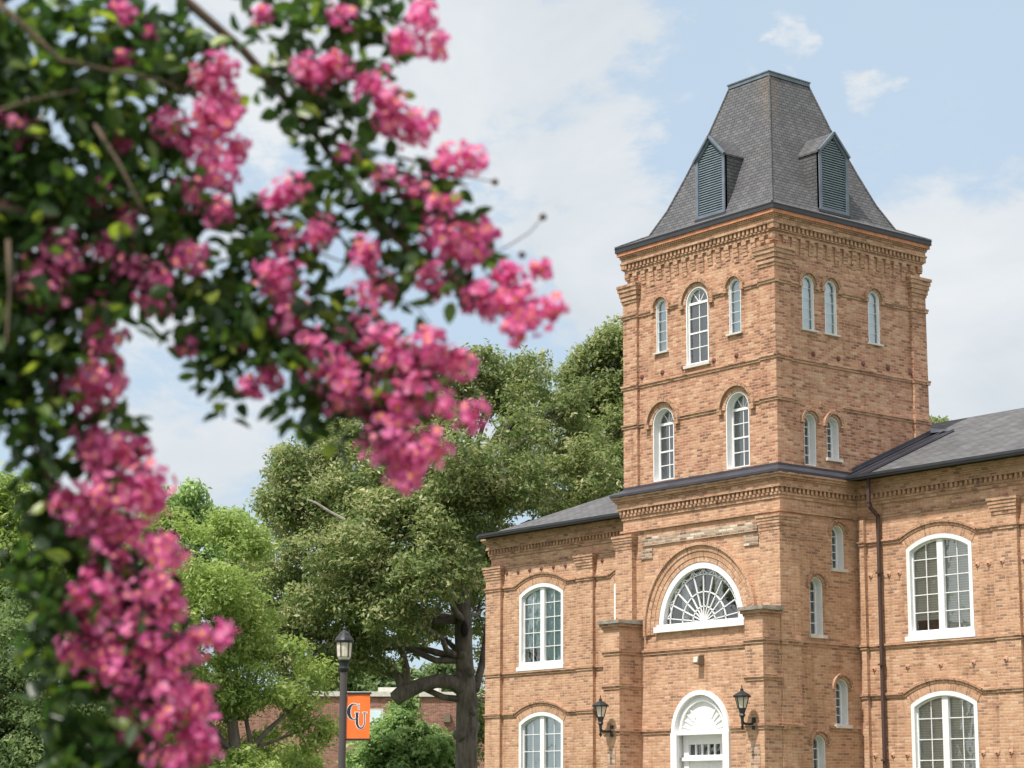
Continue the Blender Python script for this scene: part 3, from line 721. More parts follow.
def capstack(b, x0, x1, y0, y1, z0, z1, o):
    n = 4
    for k in range(n):
        oo = o*(k+1)/n; za, zb_ = z0+(z1-z0)*k/n, z0+(z1-z0)*(k+1)/n
        b.box(x0-oo, x1+oo, y0-oo, y1+(oo if y1 < 1e3 else 0), za, zb_)
def pil(x0, x1, y0, y1, z0, z1, cap=True, m='brick', co=.09, ch=.34, top=8.23):
    b = MB(); b.box(x0, x1, y0, y1, z0, z1); p = b.build('pilaster', M[m], HALL)
    if cap:
        b = MB(); capstack(b, x0, x1, y0, y1, top-ch, top-.06, co); b.box(x0-co-.02, x1+co+.02, y0-co-.02, y1, top-.06, top); b.build('capital', M['trim'], p)
    return p
pil(BX0, -4.76, BY0, .2, 0, 8.1, top=8.14, co=.055)
pil(-.46, BX1, BY0, .46, 0, 8.1, top=8.14, co=.055)
# string courses of the block: z, gaps on front
def block_string(z, gaps, gapse, o=.06):
    b = MB()
    def put(F, a0, a1, base):
        fbox(b, F, a0, a1, z-.035, z+.03, -.02, base+o*.5); fbox(b, F, a0, a1, z+.03, z+.075, -.02, base+o)
    cur = -4.715
    for g0, g1 in gaps:
        if g0-cur > .01: put(BF, cur, g0, 0)
        cur = g1
    if -.505-cur > .01: put(BF, cur, -.505, 0); put(BF, -.505, BX1+o, .15); put(BF, BX0-o, -4.715, .15)
    put(BE, .021, .50, .12)
    cur = .50
    for g0, g1 in gapse: put(BE, cur, g0, 0); cur = g1
    put(BE, cur, WY-.1, 0)
    build_each(b, 'string_course', M['trim'], HALL)
block_string(7.66, [(-4.714, -.506)], [(1.5, 2.2)], .03)
block_string(5.30, [], [])
block_string(3.46, [(DC-DR-.02, DC+DR+.02)], [(.7, 1.42)])
b = MB(); b.box(-5.23-.06, .03+.06, -.06, WY-.12, 8.215, 8.27); pass
build_each(b, 'string_course', M['trim'], HALL)
# fan arch: stepped brick rings
b = MB(); t = PI/2+.10
arcband(b, BF, FC, FZ, FR+.002, FR+.12, -PI/2, PI/2, -.12, .015, 36)
arcband(b, BF, FC, FZ, FR+.12, FR+.25, -t, t, -.02, .03, 36)
arcband(b, BF, FC, FZ, FR+.25, FR+.38, -t, t, -.02, .05, 36)
arcband(b, BF, FC, FZ, FR+.38, FR+.45, -t, t, -.02, .10, 36)
b.build('fan_arch', M['brick'], HALL)
# fanlight window
def fanlight():
    F = BF; b = MB(); d = .10
    A = outline(FC-FR, FC+FR, FZ, FZ+.001, FR, .003, 40); B = outline(FC-FR, FC+FR, FZ, FZ+.001, FR, .15, 40)
    A = [(a, max(z, FZ-.05)) for a, z in A]; B = [(a, z-.10 if k < 2 else z) for k, (a, z) in enumerate(B)]
    ringprism(b, F, A, B, -.0, -d-.06)
    w = b.build('fanlight', M['white'], HALL)
    b = MB(); fbox(b, F, FC-FR-.08, FC+FR+.08, FZ-.13, FZ+.0, -.1, .10); fbox(b, F, FC-FR-.02, FC+FR+.02, FZ+.0, FZ+.05, -.1, .045); b.build('sill', M['white'], w)
    b = MB(); R = FR-.14; o = -d-.015; z0 = FZ+.05
    def P(r, t): return F.p(FC+r*math.sin(t), z0+r*math.cos(t)*(R-.05)/R, o)
    for rr in (.37, .72, 1.14):
        n = 30
        for k in range(n): b.bar(P(rr, -PI/2+PI*k/n), P(rr, -PI/2+PI*(k+1)/n), .026, .03, upv=F.n())
    N_ = 10
    for k in range(0, N_+1):
        t = -PI/2+.13+(PI-.26)*k/N_; b.bar(P(.07, t), P(1.15, t), .024, .03, upv=F.n())
        # scalloped festoon between the spokes and the rim
        b.bar(P(1.15, t), P(R+.01, t), .03, .03, upv=F.n())
        if k < N_:
            t2 = t+(PI-.26)/N_; pts = [P(1.15+(R-1.15)*(abs(2*j/6-1))**2*.95, t+(t2-t)*j/6) for j in range(7)]
            for p, q in zip(pts, pts[1:]): b.bar(p, q, .024, .03, upv=F.n())
    b.bar(P(.0, 0), P(.10, 0), .2, .05, upv=F.n())
    b.build('glazing_bars', M['white'], w)
    b = MB(); poly(b, F, outline(FC-R, FC+R, FZ, FZ+.002, R, 0, 30), -d-.03); b.build('pane', M['glass'], w)
    # room behind: dark box with two pale curtain edges
    b = MB(); x0, x1 = FC-FR, FC+FR
    for fc in (((x0, 1.3, FZ-.1), (x1, 1.3, FZ-.1), (x1, 1.3, 7.6), (x0, 1.3, 7.6)), ((x0, .3, FZ-.1), (x0, 1.3, FZ-.1), (x0, 1.3, 7.6), (x0, .3, 7.6)), ((x1, .3, FZ-.1), (x1, 1.3, FZ-.1), (x1, 1.3, 7.6), (x1, .3, 7.6)),
               ((x0, .3, 7.6), (x1, .3, 7.6), (x1, 1.3, 7.6), (x0, 1.3, 7.6)), ((x0, .3, FZ-.1), (x1, .3, FZ-.1), (x1, 1.3, FZ-.1), (x0, 1.3, FZ-.1))): b.face(fc)
    b.build('dark_interior', M['shade2'], w)
    for x in (-3.33, -2.22):
        b = MB(); b.box(x-.12, x+.12, .25, .33, FZ-.1, 7.6); b.build('interior_post', M['white'], w)
M['shade2'] = simple('grey_room', (.10, .12, .13), .9, var=.1)
fanlight()
# weathered pale brick bands where an old sign hung
b = MB(); fbox(b, BF, -4.52, -.66, 7.84, 8.06, -.01, .045); fbox(b, BF, -4.58, -4.17, 7.53, 7.77, -.01, .03); fbox(b, BF, -1.10, -.64, 7.53, 7.77, -.01, .03); build_each(b, 'pale_band', M['limew'], HALL)

# block cornice & wing cornice share their courses
def xycornice(x0, x1, y0, y1, sides, name='block_cornice', top=9.0, base=0.):
    b = MB()
    def ring(o, z0, z1):
        b.box(x0-(o if 'W' in sides else 0), x1+(o if 'E' in sides else 0), y0-o, y1, z0, z1)
    ring(.03, 8.52, 8.60); ring(.055, 8.60, 8.655); ring(.035, 8.655, 8.765); ring(.12, 8.765, 8.80); ring(.10, 8.80, 8.93); ring(.14, 8.93, 8.97); ring(.18, 8.97, 9.03); ring(.215, 9.03, 9.075)
    fs = []
    fs.append((Face('S', y0), x0, x1))
    if 'E' in sides: fs.append((Face('E', x1), y0, y1))
    if 'W' in sides: fs.append((Face('W', x0), y0, y1))
    for F, lo, hi in fs:
        n = int((hi-lo)/.135); st = (hi-lo)/n
        for k in range(n+1): a = lo+k*st; fbox(b, F, a-.033, a+.033, 8.655, 8.765, .0, .095)
    return b.build(name, M['trim'], HALL)
xycornice(-5.23, .03, 0., WY-.06, 'EW')
# sloping metal flashing on the ledge
b = MB(); o = .10; e = .055
x0, x1, y0, y1 = BX0-o, BX1+o, BY0-o, WY
X0, X1, Y0 = TX0, TX1, TY0
zo, zi = 9.135, 9.27
for q in (((x0, y0, zo), (x1, y0, zo), (X1, Y0, zi), (X0, Y0, zi)), ((x1, y0, zo), (x1, y1, zo), (X1, y1, zi), (X1, Y0, zi)), ((x0, y1, zo), (x0, y0, zo), (X0, Y0, zi), (X0, y1, zi))):
    b.face(q, n=(0, -.2, 1)); lo = [(p[0], p[1], p[2]-e) for p in q[:2]]; b.face([q[0], q[1], lo[1], lo[0]])
b.face([(x0, y0, zo-e), (x1, y0, zo-e), (x1, y1, zo-e), (x0, y1, zo-e)], n=(0, 0, -1))
b.box(X0-.012, X1+.012, Y0-.012, y1, zi-.02, zi+.05)
b.build('ledge_flashing', M['flash'], HALL)

# buttress piers beside the door
def pier(x0, x1, y0, y1):
    b = MB(); b.box(x0, x1, y0, y1, 0, 5.92); p = b.build('buttress', M['brick'], HALL)
    b = MB()
    for z in (5.30, 4.50, 3.46):
        b.box(x0-.025, x1+.025, y0-.025, y1, z-.04, z+.03); b.box(x0-.055, x1+.055, y0-.055, y1, z+.03, z+.085)
    b.box(x0-.03, x1+.03, y0-.03, y1, 5.86, 5.92); b.box(x0-.07, x1+.07, y0-.07, y1, 5.92, 5.99)
    build_each(b, 'brick_band', M['trim'], p)
    b = MB(); b.hexa([(x0-.12, y0-.12, 5.99), (x1+.12, y0-.12, 5.99), (x1+.12, y1, 5.99), (x0-.12, y1, 5.99), (x0-.10, y0-.10, 6.07), (x1+.10, y0-.10, 6.07), (x1+.10, y1, 6.10), (x0-.10, y1, 6.10)])
    b.build('stone_cap', M['stone'], p)
    # recessed panel hint low on the front
    b = MB(); b.box((x0+x1)/2-.14, (x0+x1)/2+.14, y0-.012, y0+.02, 1.0, 3.1); b.build('worn_panel', M['limew2'], p)
M['limew2'] = brick_mat('rubbed_brick', [(0, (.22, .12, .08)), (.5, (.42, .25, .17)), (1, (.58, .42, .32))], (.48, .40, .33), seed=11)
pier(-5.17, -4.60, -.70, -.002)
pier(-.43, .125, -.70, -.152)

# doorway
def doorway():
    F = BF; b = MB()
    A = outline(DC-DR, DC+DR, .7, DZS, DR, .003, 28); B = outline(DC-DR, DC+DR, .7, DZS, DR, .11, 28)
    B = [(a, .7 if k < 2 else z) for k, (a, z) in enumerate(B)]; A = [(a, .7 if k < 2 else z) for k, (a, z) in enumerate(A)]
    ringprism(b, F, A, B, .06, -.26)
    # inner arch moulding
    n = 24
    for r0, r1, o in ((.70, .76, -.02), (.76, .85, -.06)):
        arcband(b, F, DC, DZS, r0, r1, -PI/2, PI/2, -.12, o, n)
    fbox(b, F, DC-DR+.10, DC+DR-.10, DZS-.05, DZS+.02, -.2, .045)
    fbox(b, F, DC-DR-.005, DC-DR+.20, .7, DZS-.0, -.01, .075); fbox(b, F, DC+DR-.20, DC+DR+.005, .7, DZS-.0, -.01, .075)
    w = b.build('doorway', M['white'], HALL)
    b = MB(); poly(b, F, [(DC-DR+.05, DZS)]+[(DC+(DR-.05)*math.sin(t), DZS+(DR-.05)*math.cos(t)) for t in [(-PI/2+PI*k/20) for k in range(21)]][1:], -.085)
    for k in range(1, 14):      # sunburst reeds
        t = -PI/2+PI*k/14*1.0
        if abs(t) < .5: continue
        b.bar(F.p(DC+.42*math.sin(t), DZS+.42*math.cos(t), -.08), F.p(DC+.69*math.sin(t), DZS+.69*math.cos(t), -.07), .035, .03, upv=F.n())
    b.build('tympanum', M['white'], w)
    b = MB(); d = -.24
    # transom frame and door leaves
    fbox(b, F, DC-.80, DC+.80, 3.28, DZS-.04, d-.02, d+.06); fbox(b, F, DC-.80, DC-.62, .7, 3.28, d-.02, d+.06); fbox(b, F, DC+.62, DC+.80, .7, 3.28, d-.02, d+.06)
    fbox(b, F, DC-.62, DC+.62, 3.17, 3.28, d-.02, d+.045); fbox(b, F, DC-.80, DC+.80, 2.80, 2.88, d-.02, d+.13); fbox(b, F, DC-.62, DC+.62, 2.88, 2.93, d-.02, d+.04)
    for k in range(1, 6): a = DC-.62+1.24*k/6; fbox(b, F, a-.022, a+.022, 2.93, 3.17, d-.02, d+.03)
    b.build('transom_frame', M['white'], w)
    b = MB(); poly(b, F, [(DC-.62, 2.93), (DC+.62, 2.93), (DC+.62, 3.17), (DC-.62, 3.17)], d-.005); b.build('pane', M['glass'], w)
    b = MB(); poly(b, F, [(DC-.9, .7), (DC+.9, .7), (DC+.9, 3.45), (DC-.9, 3.45)], d-.05); b.build('dark_interior', M['dark'], w)
    for s in (-1, 1):
        b = MB(); lo, hi = sorted((DC+s*.005, DC+s*.62))
        fbox(b, F, lo, hi, .70, 2.80, d-.03, d+.01)
        for z0, z1 in ((2.15, 2.68), (1.35, 2.05), (.85, 1.25)):
            fbox(b, F, lo+.09, hi-.09, z0, z1, d+.0, d+.022)
        dd = b.build('door_leaf', M['white'], HALL)
        b = MB(); c = F.p(DC+s*.06, 1.75, d+.05); b.lathe(c-Vector((0, 0, .03)), [(.0, 0), (.03, .015), (.03, .045), (0, .06)], 10); b.build('handle', M['black'], dd)
    b = MB()
    for k in range(4): b.box(-4.2-.0, -1.05+.0, -1.6-.32*k, -.003 if k == 0 else -1.6-.32*(k-1), 0, .70-.175*k)
    b.build('door_steps', M['concrete'], HALL)
doorway()

# --- wings --------------------------------------------------------------------
WF = Face('S', WY)
WX0, WX1, WB = -13.78, 8.6, 10.9
WZT, WR = 7.42, .27
wins = [(-12.35, -10.48), (-8.43, -6.56), (1.47, 3.33), (5.2, 7.1)]
def wholes(l): return [h for a, b_ in l for h in (outline(a, b_, 5.47, WZT, WR), outline(a, b_, 1.75, 3.99, WR))]
wall(WF, [(WX0+.16, 0), (-5.23, 0), (-5.23, 9.0), (WX0+.16, 9.0)], wholes(wins[:2]), [.25]*4, M['brick'], 'wing_wall')
wall(WF, [(.03, 0), (WX1, 0), (WX1, 9.0), (.03, 9.0)], wholes(wins[2:]), [.25]*4, M['brick'], 'wing_wall')
wall(Face('W', WX0+.16), [(WY, 0), (WB, 0), (WB, 9.0), (WY, 9.0)], [], [], M['brick'], 'wing_wall')
wall(Face('E', WX1), [(WY, 0), (WB, 0), (WB, 9.0), (WY, 9.0)], [], [], M['brick'], 'wing_wall')
wall(Face('N', WB), [(WX0, 0), (WX1, 0), (WX1, 9.0), (WX0, 9.0)], [], [], M['brick'], 'wing_wall')
for k, (a, b_) in enumerate(wins):
    teal = k < 2
    gl, bk = (M['glass_teal'], M['blind_teal']) if teal else (M['glass'], M['blind'])
    window(WF, a, b_, 5.47, WZT, WR, .07, .10, 2, 5, gl, bk, sill=.10, cen=.17, lip=.015, bdark=(5.95 if teal else 5.83), name='double_window')
    window(WF, a, b_, 1.75, 3.99, WR, .07, .10, 2, 5, gl, bk, sill=.10, cen=.17, lip=.015, name='double_window')
# segmental hoods joined by string courses
def seghood(b, a0, a1, z, rise, o):
    w = (a1-a0)/2; R = (w*w+rise*rise)/(2*rise); cz = z+rise-R; t = math.asin(w/R)
    arcband(b, WF, (a0+a1)/2, cz, R-.03, R+.03, -t, t, -.01, o*.5, 16); arcband(b, WF, (a0+a1)/2, cz, R+.03, R+.075, -t, t, -.01, o, 16)
def wing_string(z, spans, hoods, o=.06):
    b = MB()
    for lo, hi in spans:
        cur = lo
        for a0, a1 in hoods:
            if a0 < lo or a1 > hi: continue
            fbox(b, WF, cur, a0-.16, z-.03, z+.03, -.01, o*.5); fbox(b, WF, cur, a0-.16, z+.03, z+.075, -.01, o); seghood(b, a0-.16, a1+.16, z, .28, o); cur = a1+.16
        fbox(b, WF, cur, hi, z-.03, z+.03, -.01, o*.5); fbox(b, WF, cur, hi, z+.03, z+.075, -.01, o)
    build_each(b, 'string_course', M['trim'], HALL)
SP = [(WX0+.16, -5.23), (.03, WX1)]
wing_string(7.63, SP, wins); wing_string(5.29, SP, []); wing_string(4.19, SP, wins); wing_string(8.235, SP, [], .03)
for a, b_ in wins:
    for z, s in ((WZT, 1), (3.99, 0)):
        b = MB(); w = (b_-a)/2; R = (w*w+WR*WR)/(2*WR); cz = z+WR-R; t = math.asin(w/R)
        arcband(b, WF, (a+b_)/2, cz, R+.002, R+.21, -t, t, -.005, .012, 16); b.build('window_arch', M['brick'], HALL)
for x0, x1 in ((-13.73, -13.07), (-9.81, -9.18), (.16, .30), (3.99, 4.63), (7.9, 8.55)):
    p = pil(x0, x1, WY-.1, WY+.01, 0, 8.2, cap=(x1-x0 > .3), co=.065, ch=.36, top=8.28)
    b = MB()
    for z in (7.63, 5.29, 4.19): b.box(x0-.025, x1+.025, WY-.125, WY-.05, z-.03, z+.03); b.box(x0-.045, x1+.045, WY-.145, WY-.05, z+.03, z+.075)
    build_each(b, 'brick_band', M['trim'], p)
xycornice(WX0+.16, -5.24, WY, WB, 'W', 'wing_cornice'); xycornice(.04, WX1, WY, WB, 'E', 'wing_cornice')
for a in (.40, .95, 1.38-.12, 3.47, 3.80-.02, 4.72, 5.0): plate(WF, a, 6.92, .06, M['plate_pink'])
for a in (.43, 1.41, 2.35, 3.27, 5.1, 6.1): plate(WF, a, 4.83, .06, M['plate_pink'])
for a in (.39, .91, 1.33, 3.44, 3.82, 4.72): plate(WF, a, 2.91, .06, M['plate_pink'])
plate(WF, 4.22, 6.92, .06, M['plate_pink'], .1); plate(WF, 4.22, 4.85, .06, M['plate_pink'], .1); plate(WF, 4.26, 2.92, .06, M['plate_pink'], .1)
for a in (-12.91, -12.41, -11.91, -11.41, -10.90, -10.40): plate(WF, a, 8.08, .055, M['plate_red'])
plate(WF, -8.9, 8.08, .055, M['plate_red']); plate(WF, -8.2, 8.08, .055, M['plate_red'])

# wing roofs
EY, EZ, RY, RZ, BYY = 2.08, 9.13, 6.7, 11.13, 11.32
def wing_roof(xe, xt, sgn):
    """xe outer eave end, xt inner end near the tower"""
    b = MB(); xr = xe+sgn*4.3
    b.face([(xe, EY, EZ), (xt, EY, EZ), (xt, RY, RZ), (xr, RY, RZ)], n=(0, -1, 1)); b.face([(xe, BYY, EZ), (xt, BYY, EZ), (xt, RY, RZ), (xr, RY, RZ)], n=(0, 1, 1))
    b.face([(xe, EY, EZ), (xr, RY, RZ), (xe, BYY, EZ)], n=(-sgn, 0, 1))
    b.face([(xe, EY, EZ-.03), (xt, EY, EZ-.03), (xt, BYY, EZ-.03), (xe, BYY, EZ-.03)], n=(0, 0, -1))
    b.build('wing_roof', M['slate2'], HALL)
    b = MB(); lo, hi = sorted((xe-sgn*.02, xt))
    b.box(lo, hi, EY-.13, EY, EZ-.07, EZ+.012); b.box(lo, hi, EY-.15, EY-.125, EZ-.03, EZ+.03)
    q = sorted((xe, xe-sgn*.13)); b.box(q[0], q[1], EY-.13, BYY, EZ-.07, EZ+.01)
    b.build('gutter', M['board'], HALL)
wing_roof(-13.46, -2.6, 1); wing_roof(8.72, -2.6, -1)
# roof-to-tower flashing with standing seams
b = MB(); sl_ = (RZ-EZ)/(RY-EY)
def rz(y): return EZ+sl_*(y-EY)
def strip(x0, x1, y0, y1, o, t=.02):
    b.hexa([(x0, y0, rz(y0)+o-t), (x1, y0, rz(y0)+o-t), (x1, y1, rz(y1)+o-t), (x0, y1, rz(y1)+o-t), (x0, y0, rz(y0)+o), (x1, y0, rz(y0)+o), (x1, y1, rz(y1)+o), (x0, y1, rz(y1)+o)])
strip(-.02, .62, EY-.02, 5.3, .03)
for x in (.0, .28, .58): strip(x, x+.045, EY-.02, 5.3, .075)
b.hexa([(-.0, 2.4, rz(2.4)), (.02, 2.4, rz(2.4)), (.02, 5.15, rz(5.15)), (-.0, 5.15, rz(5.15)), (-.0, 2.4, rz(2.4)+.16), (.02, 2.4, rz(2.4)+.16), (.02, 5.15, rz(5.15)+.16), (-.0, 5.15, rz(5.15)+.16)])
# cricket behind the tower
b.face([(.0, 5.15, rz(5.15)+.1), (.62, 5.3, rz(5.3)+.03), (-.6, 6.0, rz(6.0)+.02), (-1.2, 5.6, rz(5.6)+.35)], n=(0, -1, 1))
b.build('roof_flashing', M['flash'], HALL)
# downpipe
b = MB(); px_ = .755
b.box(px_-.036, px_+.036, EY+.0, EY+.06, 8.50, 9.06)
b.hexa([(px_-.036, EY, 8.42), (px_+.036, EY, 8.42), (px_+.036, EY+.1, 8.42), (px_-.036, EY+.1, 8.42), (px_-.036, EY, 8.52), (px_+.036, EY, 8.52), (px_+.036, EY+.1, 8.52), (px_-.036, EY+.1, 8.52)])
b.hexa([(px_-.036, 2.33, 8.24), (px_+.036, 2.33, 8.24), (px_+.036, 2.43, 8.24), (px_-.036, 2.43, 8.24), (px_-.036, EY, 8.42), (px_+.036, EY, 8.42), (px_+.036, EY+.1, 8.44), (px_-.036, EY+.1, 8.44)])
b.box(px_-.036, px_+.036, 2.36, 2.42, .1, 8.26)
d = b.build('downpipe', M['pipe'], HALL)
b = MB()
for z in (6.95, 4.9, 2.8): b.box(px_-.055, px_+.055, 2.32, 2.46, z-.02, z+.02)
build_each(b, 'pipe_strap', M['pipe'], d)

# --- wall lanterns and floodlight ------------------------------------------------
def wall_lantern(x, ywall, z, label):
    c = Vector((x, ywall, z)); t = thing('wall_lantern', label, 'lantern', c, 'black lanterns on brick buttresses')
    b = MB(); b.box(x-.045, x+.045, ywall-.035, ywall-.002, z-.13, z+.13); b.build('wall_plate', M['black'], t)
    yc = ywall-.36
    b = MB(); b.tube([(x, ywall-.03, z), (x, ywall-.15, z-.02), (x, yc+.05, z-.01), (x, yc, z+.05)], .028, 8); b.tube([(x, yc, z-.10), (x, yc, z+.18)], [.022, .045], 8); b.lathe((x, yc, z-.13), [(0, -.02), (.022, 0), (.03, .03), (.045, .06)], 8)
    b.lathe((x, yc, z+.13), [(.045, 0), (.075, .03), (.055, .07), (.085, .16), (.09, .19)], 6); b.build('arm', M['black'], t)
    z0 = z+.31
    b = MB(); b.lathe((x, yc, z0), [(.085, 0), (.15, .25)], 6); b.build('glass_panel', M['lglass'], t)
    b = MB()
    for k in range(6):
        a = 2*PI*(k+.5)/6; b.bar((x+.09*math.cos(a), yc+.09*math.sin(a), z0), (x+.155*math.cos(a), yc+.155*math.sin(a), z0+.25), .016)
    b.lathe((x, yc, z0+.24), [(.15, 0), (.195, .0), (.20, .03), (.15, .07), (.06, .12), (.035, .14), (.04, .17), (.012, .19), (.012, .25), (0, .27)], 12)
    b.build('lantern_cap', M['black'], t)
wall_lantern(-4.86, -.70, 3.50, 'black wall lantern on the buttress left of the white door')
wall_lantern(-.18, -.70, 3.54, 'black wall lantern on the buttress right of the white door')
t = thing('floodlight', 'small brown box floodlight on the brick wall between fanlight and door', 'floodlight', (-2.55, 0, 5.0))
b = MB(); b.hexa([(-2.64, -.20, 4.98), (-2.46, -.20, 4.98), (-2.46, -.002, 4.95), (-2.64, -.002, 4.95), (-2.64, -.17, 5.15), (-2.46, -.17, 5.15), (-2.46, -.002, 5.17), (-2.64, -.002, 5.17)]); b.build('housing', M['flood'], t)
b = MB(); b.hexa([(-2.62, -.212, 5.0), (-2.48, -.212, 5.0), (-2.48, -.198, 5.0), (-2.62, -.198, 5.0), (-2.62, -.188, 5.13), (-2.48, -.188, 5.13), (-2.48, -.172, 5.13), (-2.62, -.172, 5.13)]); b.build('lens', M['lglass'], t)
exec_foliage = True
# ------------------------------------------------------------------ street lamp with banner
LP = at(342, 760, 36); LP.z = 0
t = thing('street_lamp', 'dark fluted lamp post with frosted lantern carrying the orange banner', 'street lamp', LP)
zz = lambda py, d=36: at(342, py, d).z
b = MB(); b.lathe(LP, [(.22, 0), (.22, .12), (.15, .22), (.13, .6), (.075, .75), (.063, 1.0), (.060, zz(671)), (.0, zz(671)+.001)], 16); b.build('pole', M['post'], t)
z0 = zz(671)
b = MB(); b.lathe(LP+Vector((0, 0, z0)), [(.06, -.02), (.09, .02), (.095, .05), (.07, .07), (.08, .13), (.10, .17), (.10, .185), (0, .186)], 16); b.build('collar', M['black'], t)
b = MB(); b.lathe(LP+Vector((0, 0, z0+.18)), [(.085, 0), (.115, .06), (.13, .30), (.125, .31)], 16); b.build('lamp_globe', M['lglass'], t)
b = MB(); b.lathe(LP+Vector((0, 0, z0+.47)), [(.13, -.01), (.155, .0), (.16, .03), (.14, .07), (.105, .11), (.09, .15), (.045, .18), (.03, .20), (.035, .23), (.012, .26), (0, .30)], 16)
for k in range(6):
    a = 2*PI*k/6; b.bar(LP+Vector((.122*math.cos(a), .122*math.sin(a), z0+.22)), LP+Vector((.138*math.cos(a), .138*math.sin(a), z0+.48)), .012)
b.build('lamp_roof', M['black'], t)
# banner, hanging to the right of the pole
hd = _r.copy(); hd.z = 0; hd.normalize(); ang = math.radians(-8); hd = Vector((hd.x*math.cos(ang)-hd.y*math.sin(ang), hd.x*math.sin(ang)+hd.y*math.cos(ang), 0)); nd = Vector((hd.y, -hd.x, 0))
if nd.dot(CAM-LP) < 0: nd = -nd
zt, zbn = zz(694.5), zz(738.5); bw = .385; bx0 = .066
BO = LP+hd*bx0; BO.z = 0
t2 = thing('banner', 'orange vertical banner with dark monogram letters hanging from the lamp post', 'banner', BO+Vector((0, 0, zt)))
def bp(u, z, o=0.): return BO+hd*u+nd*(o+.005*math.sin(u*19+z*3)*(1-abs(2*(z-zbn)/(zt-zbn)-1)**4))+Vector((0, 0, z))
b = MB(); nx, nz_ = 8, 12
for i in range(nx):
    for j in range(nz_):
        def q(i, j, s): return bp(bw*i/nx, zt-(zt-zbn)*j/nz_, s*.002)
        b.face([q(i, j, 1), q(i+1, j, 1), q(i+1, j+1, 1), q(i, j+1, 1)], n=nd); b.face([q(i, j, -1), q(i+1, j, -1), q(i+1, j+1, -1), q(i, j+1, -1)], n=-nd)
b.build('cloth', M['orange'], t2)
b = MB(); b.bar(bp(-.01, zt+.018), bp(bw+.02, zt+.018), .03, .035); b.bar(bp(-.01, zbn-.018), bp(bw+.02, zbn-.018), .03, .035); build_each(b, 'rod', M['black'], t2)
H = zt-zbn
def stroke(b, pts, o, grow=0.):
    """calligraphic stroke: list of (u, v, half width), flat ribbon"""
    P = [(Vector((u*bw, (1-v)*H+zbn-0)), w*bw+grow) for u, v, w in pts]
    for k in range(len(P)-1):
        (p, w0), (q, w1) = P[k], P[k+1]; d = (q-p).normalized(); n = Vector((-d.y, d.x))
        d0 = P[k-1][0] if k > 0 else p-d; d1 = P[k+2][0] if k+2 < len(P) else q+d
        na = (q-d0).normalized(); nb = (d1-p).normalized(); na = Vector((-na.y, na.x)); nb = Vector((-nb.y, nb.x))
        e0 = d*grow if k == 0 else Vector((0, 0)); e1 = d*grow if k == len(P)-2 else Vector((0, 0))
        c = [p+na*w0-e0, p-na*w0-e0, q-nb*w1+e1, q+nb*w1+e1]
        b.face([bp(x.x, x.y, o) for x in c], n=nd)
def letters(sgn):
    # u across, v down
    Cp = [(.47, .345, .012)]
    for k in range(25):
        a = math.radians(-62-k*(236/24)); Cp.append((.315+.235*math.cos(a)*1.0, .39+.175*math.sin(a), .014+.058*max(0, -math.cos(a))**1.3))
    C1 = [(u, v, w) for u, v, w in Cp[1:]]
    strokes = [C1, [(.52, .225, .018), (.52, .335, .010)], [(.40, .53, .012), (.52, .49, .010)],
               # U : left stem heavy, bowl, right stem light
               [(.445, .42, .052), (.445, .62, .052), (.455, .67, .052), (.49, .72, .045), (.55, .755, .034), (.62, .768, .028), (.69, .755, .024), (.745, .72, .020), (.775, .66, .017), (.78, .58, .017), (.78, .42, .017)],
               [(.36, .415, .013), (.53, .415, .013)], [(.69, .415, .013), (.87, .415, .013)]]
    return strokes
for sgn in (1,):
    b = MB()
    for i, s_ in enumerate(letters(sgn)): stroke(b, s_, .004+.0002*i, .010)
    b.build('letter_outline', M['white'], t2)
    b = MB()
    for i, s_ in enumerate(letters(sgn)): stroke(b, s_, .007+.0002*i)
    b.build('monogram', M['navy'], t2)

# ------------------------------------------------------------------ far brick building
FB = at(300, 760, 100); FB.z = 0
tb = thing('low_brick_building', 'low flat roofed red brick building beyond the trees', 'building', FB)
hx = _r.copy(); hx.z = 0; hx.normalize(); hy = Vector((-hx.y, hx.x, 0))
if hy.dot(CAM-FB) > 0: hy = -hy
ztop = at(400, 697, 100).z
def fb(b, u0, u1, d0, d1, z0, z1):
    q = lambda u, d, z: FB+hx*u+hy*d+Vector((0, 0, z))
    b.hexa([q(u0, d0, z0), q(u1, d0, z0), q(u1, d1, z0), q(u0, d1, z0), q(u0, d0, z1), q(u1, d0, z1), q(u1, d1, z1), q(u0, d1, z1)])
M['fbrick'] = brick_mat('red_brick', [(0, (.20, .09, .065)), (.5, (.31, .145, .105)), (1, (.41, .20, .145))], (.36, .26, .22), stain=.3, seed=2)
b = MB(); fb(b, -7, 16, 0, 14, 0, ztop); b.build('wall', M['fbrick'], tb)
b = MB(); fb(b, -7.1, 16.1, -.12, 14.1, ztop, ztop+.22); b.build('parapet_cap', M['galv'] if 'galv' in M else M['offw'], tb)
for u in (3.0, ):
    b = MB(); fb(b, u-.75, u+.75, -.03, .05, ztop-2.0, ztop-.55); w = b.build('window_frame', M['offw'], tb); b = MB(); fb(b, u-.65, u+.65, -.05, -.03, ztop-1.9, ztop-.65); b.build('pane', M['pale_back'], w)
b = MB(); fb(b, 6.5, 6.8, -.25, 0, ztop-1.15, ztop-.75); b.build('wall_vent', M['flood'], tb)
for k, px in enumerate((419, 431, 437)):
    p = at(px, 690, 104); b = MB(); b.lathe(Vector((p.x, p.y, ztop)), [(.2, 0), (.2, .9), (.26, .92), (.26, 1.05), (0, 1.1)], 10); b.build('roof_vent', M['offw'], tb)
b = MB(); fb(b, 3.4, 4.3, 1.5, 2.3, ztop+.2, ztop+.5); b.build('rooftop_unit', M['offw'], tb)

